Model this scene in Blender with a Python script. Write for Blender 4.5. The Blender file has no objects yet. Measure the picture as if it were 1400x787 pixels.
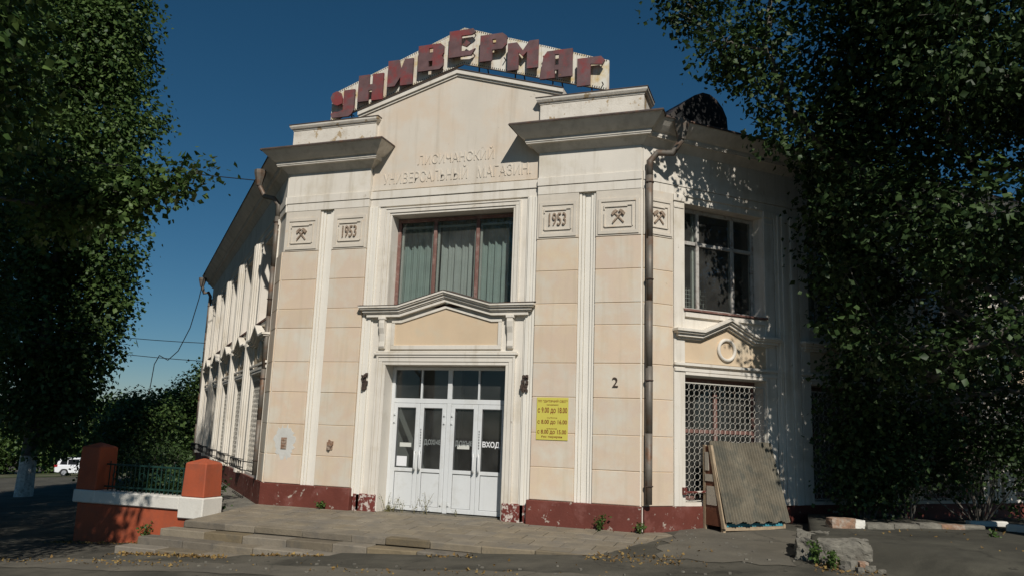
import bpy, bmesh, math, random
import numpy as np
from mathutils import Vector, Matrix
random.seed(7)
scn = bpy.context.scene
COL = scn.collection

# ------------------------------------------------------------------ camera
CAM = Vector((6.281, -13.813, 1.63))
YAW, PITCH, ROLL = math.radians(-19.593), math.radians(10.261), math.radians(2.007)
fw = Vector((math.sin(YAW)*math.cos(PITCH), math.cos(YAW)*math.cos(PITCH), math.sin(PITCH)))
r0 = Vector((math.cos(YAW), -math.sin(YAW), 0)); u0 = r0.cross(fw)
rr = math.cos(ROLL)*r0 + math.sin(ROLL)*u0; uu = -math.sin(ROLL)*r0 + math.cos(ROLL)*u0
cd = bpy.data.cameras.new('camera'); cd.sensor_width = 36; cd.lens = 36*1081.86/1400; cd.clip_end = 2000; cd.clip_start = .1
cam = bpy.data.objects.new('camera', cd); COL.objects.link(cam)
M = Matrix((rr, uu, -fw)).transposed().to_4x4(); M.translation = CAM; cam.matrix_world = M
scn.camera = cam

# ------------------------------------------------------------------ sky, sun, exposure
LDIR = Vector((-.39, .66, -.64)).normalized()          # the way the light travels
wd = bpy.data.worlds.new('World'); scn.world = wd; wd.use_nodes = True
nt = wd.node_tree; bg = nt.nodes['Background']
sk = nt.nodes.new('ShaderNodeTexSky'); sk.sky_type = 'NISHITA'; sk.sun_disc = False
sk.sun_elevation = math.asin(-LDIR.z); sk.sun_rotation = math.atan2(-LDIR.x, -LDIR.y)
sk.altitude = 200; sk.air_density = .9; sk.dust_density = 0; sk.ozone_density = 6
hs = nt.nodes.new('ShaderNodeHueSaturation'); hs.inputs['Saturation'].default_value = 1.17; hs.inputs['Hue'].default_value = .486; nt.links.new(sk.outputs[0], hs.inputs['Color']); nt.links.new(hs.outputs[0], bg.inputs[0]); bg.inputs[1].default_value = .05
sl = bpy.data.lights.new('sun', 'SUN'); sl.energy = 5.0; sl.angle = math.radians(.53); sl.color = (1, .955, .89)
so = bpy.data.objects.new('sun', sl); COL.objects.link(so); so.location = (30, -50, 50)
so.rotation_euler = LDIR.to_track_quat('-Z', 'Y').to_euler()
vs = scn.view_settings; vs.view_transform = 'Standard'; vs.look = 'None'; vs.exposure = -.29; vs.gamma = 1; vs.use_curve_mapping = False

# ------------------------------------------------------------------ materials
def mat(name, c, rough=.85, var=.12, scale=1.2, bump=.15, bscale=45, c2=None, c2s=2.0, c2t=.6, c2w=.08, rnd=0., streak=0., streakc=(.12, .10, .07), spec=.3, metal=0., fine=.06, c3=None, c3s=9, c3t=.66, trans=0., alt=None, crack=0., c4=None, c4s=5., c4t=.6):
    m = bpy.data.materials.new(name); m.use_nodes = True
    n = m.node_tree.nodes; L = m.node_tree.links; b = n['Principled BSDF']
    b.inputs['Roughness'].default_value = rough; b.inputs['Metallic'].default_value = metal
    b.inputs['Specular IOR Level'].default_value = spec
    g = n.new('ShaderNodeNewGeometry'); pos = g.outputs['Position']
    def noise(s, det=4, v=pos, rg=.6):
        t = n.new('ShaderNodeTexNoise'); t.inputs['Scale'].default_value = s; t.inputs['Detail'].default_value = det; t.inputs['Roughness'].default_value = rg
        L.new(v, t.inputs['Vector']); return t.outputs['Fac']
    def ramp(v, a, bb, lo=0., hi=1.):
        r = n.new('ShaderNodeMapRange'); r.inputs[1].default_value = a; r.inputs[2].default_value = bb; r.inputs[3].default_value = lo; r.inputs[4].default_value = hi
        L.new(v, r.inputs[0]); return r.outputs[0]
    def mix(f, a, bcol, typ='MIX'):
        x = n.new('ShaderNodeMix'); x.data_type = 'RGBA'; x.blend_type = typ
        if isinstance(f, float): x.inputs[0].default_value = f
        else: L.new(f, x.inputs[0])
        for i, v in ((6, a), (7, bcol)):
            if isinstance(v, tuple): x.inputs[i].default_value = (*v, 1)
            else: L.new(v, x.inputs[i])
        return x.outputs[2]
    lo = tuple(v*(1-var) for v in c); hi = tuple(min(.95, v*(1+var)) for v in c)
    col = mix(ramp(noise(scale, 5), .3, .7), lo, hi)
    if alt:
        oi = n.new('ShaderNodeObjectInfo'); wn = n.new('ShaderNodeTexWhiteNoise'); wn.noise_dimensions = '1D'
        ad = n.new('ShaderNodeMath'); ad.operation = 'MULTIPLY'; ad.inputs[1].default_value = 37.7; L.new(oi.outputs['Random'], ad.inputs[0]); L.new(ad.outputs[0], wn.inputs['W'])
        col = mix(ramp(wn.outputs['Value'], 0, 1, 0., .9), col, alt)
    if c4: col = mix(ramp(noise(c4s, 5, rg=.7), c4t-.12, c4t+.12, 0., .8), col, c4)
    if crack:
        wv = n.new('ShaderNodeTexNoise'); wv.inputs['Scale'].default_value = 1.7; wv.inputs['Detail'].default_value = 4; L.new(pos, wv.inputs['Vector'])
        wa = n.new('ShaderNodeVectorMath'); wa.operation = 'MULTIPLY_ADD'; wa.inputs[1].default_value = (.7, .7, .7); L.new(wv.outputs['Color'], wa.inputs[0]); L.new(pos, wa.inputs[2])
        vo = n.new('ShaderNodeTexVoronoi'); vo.feature = 'DISTANCE_TO_EDGE'; vo.inputs['Scale'].default_value = crack; L.new(wa.outputs[0], vo.inputs['Vector'])
        col = mix(ramp(vo.outputs['Distance'], .0, .012, .75, 0.), col, tuple(v*.35 for v in c))
    if fine: col = mix(ramp(noise(bscale, 3), .3, .75, 0., fine*2), col, tuple(v*.55 for v in c))
    if c2: col = mix(ramp(noise(c2s, 6, rg=.65), c2t-c2w, c2t+c2w), col, c2)
    if c3: col = mix(ramp(noise(c3s, 6, rg=.7), c3t-.02, c3t+.02), col, c3)
    if streak:
        mp = n.new('ShaderNodeVectorMath'); mp.operation = 'MULTIPLY'; mp.inputs[1].default_value = (5, 5, .35); L.new(pos, mp.inputs[0])
        col = mix(ramp(noise(1.5, 5, mp.outputs[0]), .52, .8, 0., streak), col, streakc)
    if rnd:
        o = n.new('ShaderNodeObjectInfo')
        hs = n.new('ShaderNodeHueSaturation'); L.new(col, hs.inputs['Color'])
        L.new(ramp(o.outputs['Random'], 0, 1, 1-rnd, 1+rnd), hs.inputs['Value'])
        w = n.new('ShaderNodeTexWhiteNoise'); w.noise_dimensions = '1D'; L.new(o.outputs['Random'], w.inputs['W'])
        L.new(ramp(w.outputs['Value'], 0, 1, 1-rnd*1.2, 1+rnd*1.2), hs.inputs['Saturation'])
        col = hs.outputs['Color']
    L.new(col, b.inputs['Base Color'])
    if bump:
        bp = n.new('ShaderNodeBump'); bp.inputs['Strength'].default_value = bump; bp.inputs['Distance'].default_value = .02
        L.new(noise(bscale, 6), bp.inputs['Height']); L.new(bp.outputs[0], b.inputs['Normal'])
    if trans:
        out = n['Material Output']; t = n.new('ShaderNodeBsdfTranslucent'); ms = n.new('ShaderNodeMixShader'); ms.inputs[0].default_value = trans
        L.new(col, t.inputs['Color']); L.new(b.outputs[0], ms.inputs[1]); L.new(t.outputs[0], ms.inputs[2]); L.new(ms.outputs[0], out.inputs[0])
    return m

def glass_mat(name, tint=(.82, .86, .86), f0=.04, rough=.01, dust_or_haze=.035):
    m = bpy.data.materials.new(name); m.use_nodes = True; n = m.node_tree.nodes; L = m.node_tree.links
    n.remove(n['Principled BSDF']); t = n.new('ShaderNodeBsdfTransparent'); t.inputs[0].default_value = (*tint, 1)
    gl = n.new('ShaderNodeBsdfGlossy'); gl.inputs['Roughness'].default_value = rough; lw = n.new('ShaderNodeLayerWeight'); lw.inputs[0].default_value = .5
    pw = n.new('ShaderNodeMath'); pw.operation = 'POWER'; pw.inputs[1].default_value = 5; L.new(lw.outputs['Facing'], pw.inputs[0])
    ma = n.new('ShaderNodeMath'); ma.operation = 'MULTIPLY_ADD'; ma.inputs[1].default_value = 1-f0; ma.inputs[2].default_value = f0; L.new(pw.outputs[0], ma.inputs[0])
    ms = n.new('ShaderNodeMixShader'); L.new(ma.outputs[0], ms.inputs[0]); L.new(t.outputs[0], ms.inputs[1]); L.new(gl.outputs[0], ms.inputs[2])
    df = n.new('ShaderNodeBsdfDiffuse'); df.inputs[0].default_value = (.5, .48, .44, 1); m2 = n.new('ShaderNodeMixShader')  # dust film doubling as painted grey haze in place of soft reflections
    tn = n.new('ShaderNodeTexNoise'); tn.inputs['Scale'].default_value = 2.2; tn.inputs['Detail'].default_value = 5; gp = n.new('ShaderNodeNewGeometry'); L.new(gp.outputs['Position'], tn.inputs['Vector'])
    mr = n.new('ShaderNodeMapRange'); mr.inputs[1].default_value = .3; mr.inputs[2].default_value = .75; mr.inputs[3].default_value = dust_or_haze*.4; mr.inputs[4].default_value = dust_or_haze*1.6; L.new(tn.outputs['Fac'], mr.inputs[0]); L.new(mr.outputs[0], m2.inputs[0])
    L.new(ms.outputs[0], m2.inputs[1]); L.new(df.outputs[0], m2.inputs[2]); L.new(m2.outputs[0], n['Material Output'].inputs[0]); return m

def leaf_mat(name, a, b, tr=.25, rough=.5, spec=.25):
    m = bpy.data.materials.new(name); m.use_nodes = True; n = m.node_tree.nodes; L = m.node_tree.links; p = n['Principled BSDF']
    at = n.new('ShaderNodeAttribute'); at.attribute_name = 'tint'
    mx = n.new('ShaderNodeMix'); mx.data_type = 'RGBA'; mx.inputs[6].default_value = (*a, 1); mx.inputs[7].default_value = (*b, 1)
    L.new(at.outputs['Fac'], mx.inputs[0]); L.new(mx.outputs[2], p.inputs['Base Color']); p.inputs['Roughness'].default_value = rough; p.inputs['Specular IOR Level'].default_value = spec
    t = n.new('ShaderNodeBsdfTranslucent'); L.new(mx.outputs[2], t.inputs[0]); ms = n.new('ShaderNodeMixShader'); ms.inputs[0].default_value = tr
    L.new(p.outputs[0], ms.inputs[1]); L.new(t.outputs[0], ms.inputs[2]); L.new(ms.outputs[0], n['Material Output'].inputs[0]); return m

MT = dict(
    trim=mat('trim_plaster', (.71, .66, .575), var=.07, scale=.9, bump=.12, bscale=60, c2=(.60, .54, .44), c2s=1.3, c2t=.60, streak=.65, streakc=(.42, .36, .27), c3=(.40, .35, .28), c3s=6, c3t=.69),
    gable=mat('gable_plaster', (.655, .59, .495), var=.07, scale=.8, bump=.12, bscale=50, c2=(.64, .53, .41), c2s=.9, c2t=.54, streak=.6, streakc=(.44, .37, .28), c3=(.38, .32, .26), c3s=5, c3t=.695),
    block=mat('block_plaster', (.645, .515, .385), var=.08, scale=1.1, bump=.12, bscale=50, alt=(.67, .555, .40), c4=(.63, .50, .39), c4s=2.6, c4t=.50, c2=(.63, .575, .475), c2s=1.4, c2t=.55, c2w=.09, rnd=.05, streak=.45, streakc=(.47, .39, .27), c3=(.40, .33, .24), c3s=8, c3t=.70),
    attic=mat('peeling_attic_plaster', (.69, .64, .555), var=.08, scale=1.2, bump=.25, bscale=30, c2=(.55, .50, .42), c2s=3, c2t=.58, c3=(.40, .30, .18), c3s=3.6, c3t=.59, streak=.4, streakc=(.38, .33, .25)),
    strip=mat('lit_white_strip', (.78, .735, .645), var=.05, scale=1.2, bump=.08, bscale=50, streak=.35, streakc=(.50, .45, .36)),  # lighter than trim: brightness of lit channel edges painted into the colour
    niche=mat('ochre_panel_plaster', (.64, .495, .335), var=.08, scale=1.4, bump=.1, c2=(.60, .50, .36), c2s=2.1, c2t=.58),
    panel=mat('emblem_plaster', (.62, .56, .47), var=.08, scale=3, bump=.15, c2=(.62, .47, .32), c2s=4, c2t=.66, streak=.2, streakc=(.4, .36, .29)),
    emblem=mat('dark_emblem_paint', (.29, .215, .155), var=.3, scale=14, bump=.2, c2=(.5, .42, .33), c2s=22, c2t=.62),
    plinth=mat('maroon_paint', (.145, .041, .029), rough=.6, var=.18, scale=1.6, bump=.25, bscale=25, c2=(.20, .075, .06), c2s=3, c2t=.62, c3=(.42, .36, .30), c3s=5.5, c3t=.625),
    plinthworn=mat('flaking_maroon_paint', (.15, .035, .027), rough=.6, var=.2, scale=2, bump=.4, bscale=20, c3=(.55, .48, .42), c3s=13, c3t=.55),
    orange=mat('orange_paint', (.38, .086, .038), c4=(.27, .085, .05), c4s=4.5, c4t=.60, streak=.3, streakc=(.18, .07, .045), rough=.65, var=.14, scale=1.5, bump=.15, bscale=30, c2=(.29, .07, .035), c2s=2.4, c2t=.64, c3=(.22, .07, .04), c3s=11, c3t=.74),
    lime=mat('white_limewash', (.68, .65, .58), var=.08, bump=.25, bscale=30, c2=(.55, .50, .43), c2s=4, c2t=.64, c3=(.30, .22, .17), c3s=12, c3t=.72),
    upvc=mat('white_door_plastic', (.67, .68, .67), rough=.4, var=.04, bump=.02, bscale=12, fine=.03, spec=.45, c4=(.53, .52, .47), c4s=3.2, c4t=.66, streak=.25, streakc=(.42, .40, .35)),
    seam=mat('grey_seal', (.12, .12, .12), bump=0),
    handle=mat('white_handle', (.75, .75, .74), rough=.3, bump=0, spec=.5),
    steel=mat('grey_hinge', (.30, .30, .30), rough=.4, bump=0),
    glass=glass_mat('window_glass'), doorglass=glass_mat('door_glass', (.72, .75, .75)),
    frame=mat('brown_window_paint', (.20, .105, .085), rough=.6, var=.2, scale=6, bump=.2, bscale=60, c2=(.30, .22, .19), c2s=8, c2t=.6),
    greyframe=mat('grey_window_paint', (.45, .43, .39), rough=.6, var=.2, scale=6, bump=.2, c2=(.22, .17, .14), c2s=9, c2t=.6),
    curtain=mat('sage_curtain', (.47, .53, .47), rough=.9, var=.1, scale=3, bump=.05, trans=.2),
    curtain2=mat('grey_curtain', (.62, .61, .55), rough=.9, var=.1, scale=3, bump=.05, trans=.2),
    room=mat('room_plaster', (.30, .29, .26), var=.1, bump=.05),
    roomlight=mat('lobby_paint', (.58, .55, .50), var=.05, bump=.03),
    roomdark=mat('dark_room', (.045, .042, .038), var=.2, bump=.0),
    roof=mat('dark_roof_metal', (.055, .048, .043), rough=.6, var=.3, scale=2, bump=.15, c2=(.10, .06, .045), c2s=3, c2t=.6),
    flash=mat('rusty_flashing', (.085, .065, .055), rough=.6, var=.3, scale=4, bump=.1, c2=(.16, .075, .04), c2s=5, c2t=.62),
    soffit=mat('grey_cornice_plaster', (.62, .575, .50), var=.1, scale=2, bump=.15, c2=(.48, .44, .37), c2s=2.5, c2t=.6, streak=.45, streakc=(.30, .27, .22)),
    pipe=mat('galvanised_pipe', (.17, .15, .125), rough=.55, var=.25, scale=3, bump=.1, bscale=20, metal=.3, c2=(.16, .075, .035), c2s=4, c2t=.60, c2w=.12),
    board=mat('sign_white_enamel', (.72, .69, .60), rough=.45, var=.08, scale=3, bump=.05, c2=(.60, .46, .22), c2s=3.5, c2t=.57, c2w=.1, streak=.8, streakc=(.36, .17, .06), c3=(.16, .07, .03), c3s=9, c3t=.68),
    letter=mat('faded_maroon_letter', (.145, .085, .085), rough=.55, var=.25, scale=4, bump=.1, c2=(.22, .05, .05), c2s=2.6, c2t=.54, c2w=.07, c3=(.24, .11, .05), c3s=12, c3t=.66),
    letterside=mat('letter_side_metal', (.10, .07, .06), rough=.6, var=.3, scale=7, bump=.1, c2=(.20, .10, .05), c2s=6, c2t=.6),
    black=mat('dark_iron', (.02, .02, .02), rough=.6, var=.2, bump=.1),
    rust=mat('rusted_iron', (.075, .052, .04), rough=.85, var=.4, scale=18, bump=.5, bscale=60),
    green=mat('green_fence_paint', (.012, .042, .032), rough=.5, var=.25, scale=6, bump=.1),
    whiteiron=mat('white_grille_paint', (.56, .53, .46), rough=.5, var=.1, bump=.0, c2=(.35, .22, .14), c2s=9, c2t=.68),
    yellow=mat('yellow_notice', (.60, .53, .10), rough=.5, var=.03, bump=0, fine=.02),
    print=mat('brown_print', (.22, .07, .02), rough=.6, var=.1, bump=0),
    white=mat('white_print', (.8, .8, .8), rough=.5, var=.02, bump=0),
    faint=mat('pale_film_letters', (.22, .235, .225), rough=.5, var=.02, bump=0),
    paper=mat('paper_tag', (.62, .62, .56), rough=.7, var=.05, bump=0),
    asphalt=None,
    paver=mat('concrete_paver', (.225, .19, .138), rough=.9, var=.2, scale=3, bump=.35, bscale=40, rnd=.07, c2=(.17, .15, .12), c2s=1.8, c2t=.56, c2w=.1, fine=.1),
    dirtjoint=mat('dirt_joint', (.07, .062, .05), var=.3, scale=6, bump=.3),
    stepstone=mat('brown_step_stone', (.205, .17, .12), rough=.9, var=.18, scale=3, bump=.5, bscale=35, rnd=.24, c2=(.15, .13, .10), c2s=4, c2t=.6, fine=.12),
    concrete=mat('old_concrete', (.20, .185, .15), rough=.95, var=.3, scale=5, bump=.9, bscale=22, c2=(.13, .12, .10), c2s=3, c2t=.55, fine=.15),
    brick=mat('bare_brick', (.28, .17, .11), rough=.9, var=.25, scale=12, bump=.5, bscale=30, c2=(.36, .30, .24), c2s=10, c2t=.55),
    mortar=mat('grey_patch_plaster', (.575, .565, .52), rough=.9, var=.1, scale=4, bump=.3),
    slate=mat('weathered_fibre_cement', (.19, .165, .12), rough=.9, var=.25, scale=5, bump=.3, bscale=50, c2=(.12, .115, .09), c2s=4, c2t=.55, streak=.4, streakc=(.09, .085, .06)),
    wood=mat('bleached_plank', (.38, .29, .19), rough=.85, var=.2, scale=8, bump=.2),
    woodpaint=mat('dull_white_board', (.46, .41, .33), rough=.7, var=.12, scale=5, bump=.15, c3=(.2, .14, .09), c3s=9, c3t=.68),
    woodbrown=mat('brown_board_paint', (.14, .055, .03), rough=.6, var=.2, scale=6, bump=.15),
    blueboard=mat('turquoise_board', (.06, .27, .33), rough=.6, var=.2, scale=6, bump=.1),
    bark=mat('poplar_bark', (.17, .155, .13), rough=.95, var=.3, scale=6, bump=.8, bscale=14, c2=(.09, .08, .065), c2s=6, c2t=.52),
    barkwhite=mat('limewashed_bark', (.62, .60, .55), rough=.95, var=.2, scale=6, bump=.8, bscale=14, c2=(.3, .28, .24), c2s=9, c2t=.58),
    leafA=leaf_mat('poplar_leaf', (.030, .064, .014), (.11, .17, .045), .28),
    leafB=leaf_mat('dark_poplar_leaf', (.020, .042, .011), (.075, .12, .04), .22),
    leafF=leaf_mat('distant_leaf', (.038, .075, .018), (.12, .18, .05), .28),
    weed=leaf_mat('weed_leaf', (.05, .10, .02), (.10, .15, .04), .25),
    straw=leaf_mat('dry_straw', (.22, .19, .09), (.16, .18, .07), .2),
    litter=leaf_mat('fallen_leaf', (.16, .095, .035), (.34, .23, .075), .1, .8),
    carpaint=mat('white_car_paint', (.78, .79, .80), rough=.25, var=.01, bump=0, fine=0, spec=.5),
    tyre=mat('tyre_rubber', (.02, .02, .02), rough=.8, var=.1, bump=.1),
    rim=mat('alloy_rim', (.5, .5, .52), rough=.35, var=.05, bump=0, metal=.6),
    tail=mat('red_tail_lamp', (.35, .02, .02), rough=.3, var=.05, bump=0),
    carglass=mat('dark_car_glass', (.01, .012, .015), rough=.1, var=.05, bump=0, spec=.6),
    wire=mat('black_cable', (.015, .015, .015), rough=.6, var=.1, bump=0),
)
def asphalt(name, c, dust_or_haze, lo=.5):
    m = mat(name, c, rough=.93, var=.28, scale=1.3, bump=.55, bscale=60, c2=dust_or_haze, c2s=.8, c2t=lo, c2w=.10, fine=.2, c3=tuple(v*.6 for v in c), c3s=1.6, c3t=.655, crack=.42)
    return m
MT['asphalt'] = asphalt('asphalt', (.068, .063, .048), (.115, .104, .08), .55)
MT['asphalt2'] = asphalt('platform_asphalt', (.062, .058, .044), (.10, .093, .07), .56)
MT['dust_or_haze'] = asphalt('dusty_verge', (.145, .13, .10), (.11, .10, .08), .55)
MT['grassy'] = mat('worn_grass', (.05, .07, .025), rough=.95, var=.3, scale=.6, bump=.6, bscale=25, c2=(.13, .115, .075), c2s=.35, c2t=.52)

# ------------------------------------------------------------------ mesh helpers
ORG = {}
class Fr:                                   # a wall frame: s along the wall, d out of it, z up
    def __init__(s, o, u, n): s.o = Vector(o); s.u = Vector(u); s.n = Vector(n)
    def P(f, s, d, z): return f.o + f.u*s + f.n*d + Vector((0, 0, z))
Q = math.sqrt(.5); A = 3.8
FF = Fr((0, 0, 0), (1, 0, 0), (0, -1, 0))
FR = Fr((A, 0, 0), (Q, Q, 0), (Q, -Q, 0))
FL = Fr((-A, 0, 0), (-Q, Q, 0), (-Q, -Q, 0))
class MB:
    def __init__(s): s.v = []; s.f = []
    def add(s, vs, fs):
        k = len(s.v); s.v += [tuple(v) for v in vs]; s.f += [tuple(i+k for i in f) for f in fs]; return s
    def box(s, fr, s0, s1, d0, d1, z0, z1):
        p = [fr.P(a, b, c) for c in (z0, z1) for b in (d0, d1) for a in (s0, s1)]
        return s.add(p, [(0, 1, 3, 2), (4, 6, 7, 5), (0, 4, 5, 1), (2, 3, 7, 6), (0, 2, 6, 4), (1, 5, 7, 3)])
    def prism(s, fr, poly, d0, d1):
        n = len(poly); p = [fr.P(a, d, z) for d in (d0, d1) for a, z in poly]
        return s.add(p, [tuple(range(n)), tuple(range(2*n-1, n-1, -1))] + [(i, (i+1) % n, n+(i+1) % n, n+i) for i in range(n)])
    def side(s, fr, poly, s0, s1):           # poly in (d, z), pushed along s
        n = len(poly); p = [fr.P(a, d, z) for a in (s0, s1) for d, z in poly]
        return s.add(p, [tuple(range(n)), tuple(range(2*n-1, n-1, -1))] + [(i, (i+1) % n, n+(i+1) % n, n+i) for i in range(n)])
    def sweep(s, prof, path):                # prof (off, z) closed; path in plan; right of travel is out
        k = len(prof); P = []
        dirs = [(Vector(b)-Vector(a)).normalized() for a, b in zip(path, path[1:])]
        for i, pt in enumerate(path):
            a = dirs[max(0, i-1)]; b = dirs[min(len(dirs)-1, i)]
            na = Vector((a.y, -a.x)); nb = Vector((b.y, -b.x)); m = (na+nb).normalized(); m = m / max(.2, m.dot(na))
            P += [(pt[0]+m.x*o, pt[1]+m.y*o, z) for o, z in prof]
        F = []
        for i in range(len(path)-1):
            for j in range(k): F.append((i*k+j, i*k+(j+1) % k, (i+1)*k+(j+1) % k, (i+1)*k+j))
        F += [tuple(range(k)), tuple(range((len(path)-1)*k+k-1, (len(path)-1)*k-1, -1))]
        return s.add(P, F)
    def tube(s, pts, rad, n=8, cap=True):
        pts = [Vector(p) for p in pts]; R = rad if isinstance(rad, (list, tuple)) else [rad]*len(pts); V = []; ref = None
        for i, p in enumerate(pts):
            t = (pts[min(i+1, len(pts)-1)]-pts[max(i-1, 0)]).normalized()
            if ref is None: ref = t.orthogonal().normalized()
            a = (ref - t*ref.dot(t)); a = a.normalized() if a.length > 1e-4 else t.orthogonal().normalized(); ref = a; b = t.cross(a)
            V += [p + (a*math.cos(2*math.pi*j/n)+b*math.sin(2*math.pi*j/n))*R[i] for j in range(n)]
        F = [(i*n+j, i*n+(j+1) % n, (i+1)*n+(j+1) % n, (i+1)*n+j) for i in range(len(pts)-1) for j in range(n)]
        if cap: F += [tuple(range(n)), tuple(range(len(V)-1, len(V)-n-1, -1))]
        return s.add(V, F)
    def text(s, fr, body, s0, s1, z0, z1, d0, d1, mirror=False, bold=0.):
        V, F = text_mesh(body, bold); xs = [v[0] for v in V]; ys = [v[1] for v in V]
        a, b, c, e = min(xs), max(xs), min(ys), max(ys); P = []
        for x, y, w in V:
            t = (x-a)/(b-a)
            if mirror: t = 1-t
            P.append(fr.P(s0+(s1-s0)*t, d0 if w < 0 else d1, z0+(z1-z0)*(y-c)/(e-c)))
        return s.add(P, F)
    def build(s, name, m, parent=None, bevel=0, smooth=False, label=None, kind=None, cat=None, group=None, loc=None):
        o = ORG.get(parent.name, Vector((0, 0, 0))) if parent else (Vector(loc) if loc else Vector((0, 0, 0)))
        me = bpy.data.meshes.new(name); me.from_pydata([(v[0]-o.x, v[1]-o.y, v[2]-o.z) for v in s.v], [], s.f)
        bm = bmesh.new(); bm.from_mesh(me); bmesh.ops.recalc_face_normals(bm, faces=bm.faces)
        if bevel: bmesh.ops.bevel(bm, geom=[e for e in bm.edges if len(e.link_faces) == 2 and e.calc_face_angle(0) > .5], offset=bevel, segments=1, affect='EDGES', clamp_overlap=True)
        bm.to_mesh(me); bm.free()
        if smooth:
            for p in me.polygons: p.use_smooth = True
        me.materials.append(MT[m] if isinstance(m, str) else m)
        ob = bpy.data.objects.new(name, me); COL.objects.link(ob)
        if parent: ob.parent = parent
        else: ob.location = o
        ORG[ob.name] = o
        tag(ob, label, cat, group, kind); return ob
TX = {}
def text_mesh(body, bold=0.):
    if (body, bold) in TX: return TX[body, bold]
    c = bpy.data.curves.new('lettering', 'FONT'); c.body = body; c.size = 1; c.extrude = .02; c.resolution_u = 3; c.offset = bold
    o = bpy.data.objects.new('lettering', c); COL.objects.link(o); dg = bpy.context.evaluated_depsgraph_get(); dg.update()
    me = bpy.data.meshes.new_from_object(o.evaluated_get(dg)); V = [tuple(v.co) for v in me.vertices]; F = [tuple(p.vertices) for p in me.polygons]
    bpy.data.objects.remove(o); bpy.data.curves.remove(c); bpy.data.meshes.remove(me); TX[body, bold] = (V, F); return V, F
def tag(o, label=None, cat=None, group=None, kind=None):
    if label: o['label'] = label
    if cat: o['category'] = cat
    if group: o['group'] = group
    if kind: o['kind'] = kind
    return o
def empty(name, loc, label, cat, group=None):
    e = bpy.data.objects.new(name, None); COL.objects.link(e); e.location = loc; e.empty_display_size = .2; ORG[e.name] = Vector(loc); return tag(e, label, cat, group)
def place(name, me, loc, parent, rot=(0, 0, 0), scale=(1, 1, 1)):
    ob = bpy.data.objects.new(name, me); COL.objects.link(ob); ob.parent = parent
    ob.location = Vector(loc)-ORG[parent.name]; ob.rotation_euler = rot; ob.scale = scale; ORG[ob.name] = ORG[parent.name]; return ob

# ------------------------------------------------------------------ ground
def ss(a, b, x): t = min(1, max(0, (x-a)/(b-a))); return t*t*(3-2*t)
def gz(x, y):
    z = -.10 + .062*(x-3.5) if x < 3.5 else -.10 + .05*(1-math.exp(-(x-3.5)/1.2))*1.2
    z += ss(2.6, 4.6, x)*.045*min(4., max(0., y+2.3))
    if x < -90: z = -.10 + .062*(-93.5)
    z += .012*math.sin(x*1.3+y*.7)*math.sin(y*1.1-x*.4)
    return z
def axis(lo, hi, fine_lo, fine_hi, st):
    a = []; v = fine_lo
    while v < fine_hi: a.append(v); v += st
    s = st
    while v < hi: a.append(v); s *= 1.25; v += s
    a.append(hi); v = fine_lo; s = st
    while True:
        s *= 1.25; v -= s
        if v < lo: break
        a.insert(0, v)
    a.insert(0, lo); return a
gx = axis(-700, 700, -12, 12, .35); gy = axis(-700, 700, -8, 4, .35)
g = MB(); g.v = [(x, y, gz(x, y)) for y in gy for x in gx]; nx = len(gx)
g.f = [(j*nx+i, j*nx+i+1, (j+1)*nx+i+1, (j+1)*nx+i) for j in range(len(gy)-1) for i in range(nx-1)]
g.build('street', 'asphalt', kind='structure', smooth=True)
def sheet(name, m, x0, x1, y0, y1, st, lift, edge=.25, seed=1, poly=None):
    rnd = random.Random(seed); b = MB(); xs = [x0+(x1-x0)*i/max(1, int((x1-x0)/st)) for i in range(int((x1-x0)/st)+1)]; ys = [y0+(y1-y0)*i/max(1, int((y1-y0)/st)) for i in range(int((y1-y0)/st)+1)]
    for j, y in enumerate(ys):
        for i, x in enumerate(xs):
            dx = dy = 0
            if j in (0, len(ys)-1): dy = rnd.uniform(-edge, edge)
            if i in (0, len(xs)-1): dx = rnd.uniform(-edge, edge)
            b.v.append((x+dx, y+dy, gz(x+dx, y+dy)+lift))
    n = len(xs); b.f = [(j*n+i, j*n+i+1, (j+1)*n+i+1, (j+1)*n+i) for j in range(len(ys)-1) for i in range(n-1)]
    return b.build(name, m, kind='structure', smooth=True)
sheet('dusty_verge', 'dust_or_haze', -7, 4.2, -4.6, -3.75, .3, .006, .07, 3)
sheet('planting_bed', 'grassy', -6.7, -4.3, -1.15, 2.2, .3, .02, .05, 12)
sheet('dirt_patch', 'dust_or_haze', 4.35, 6.3, -2.0, 1.2, .22, .008, .12, 8)
sheet('grass_verge', 'grassy', -100, -36, 42, 75, 3, .03, .8, 5)

# terrace slab, pavers and steps
def tz(y): return .04 + (.14/2.05)*min(0, y)
terr = MB(); EDGE = -2.05
prof = [(.6, .02), (.6, -1.0), (EDGE+.02, -1.0), (EDGE+.02, tz(EDGE)-.035), (0, .005)]
terr.add([(x, y, z) for x in (-3.9, 4.4) for y, z in prof], [(0, 1, 2, 3, 4), (9, 8, 7, 6, 5)] + [(i, (i+1) % 5, 5+(i+1) % 5, 5+i) for i in range(5)])
terrace = terr.build('terrace', 'dirtjoint', kind='structure')
rows = 7; rh = (0.62-EDGE)/rows
pm = {}
def slab(w, d, h, m, bev=.008):
    k = (round(w, 2), round(d, 2), h, m)
    if k not in pm:
        b = MB(); b.box(Fr((0, 0, 0), (1, 0, 0), (0, -1, 0)), -w/2, w/2, -d/2, d/2, -h, 0); o = b.build('piece', m, bevel=bev); pm[k] = o.data; bpy.data.objects.remove(o)
    return pm[k]
tilt = math.atan(.14/2.05)
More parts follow.
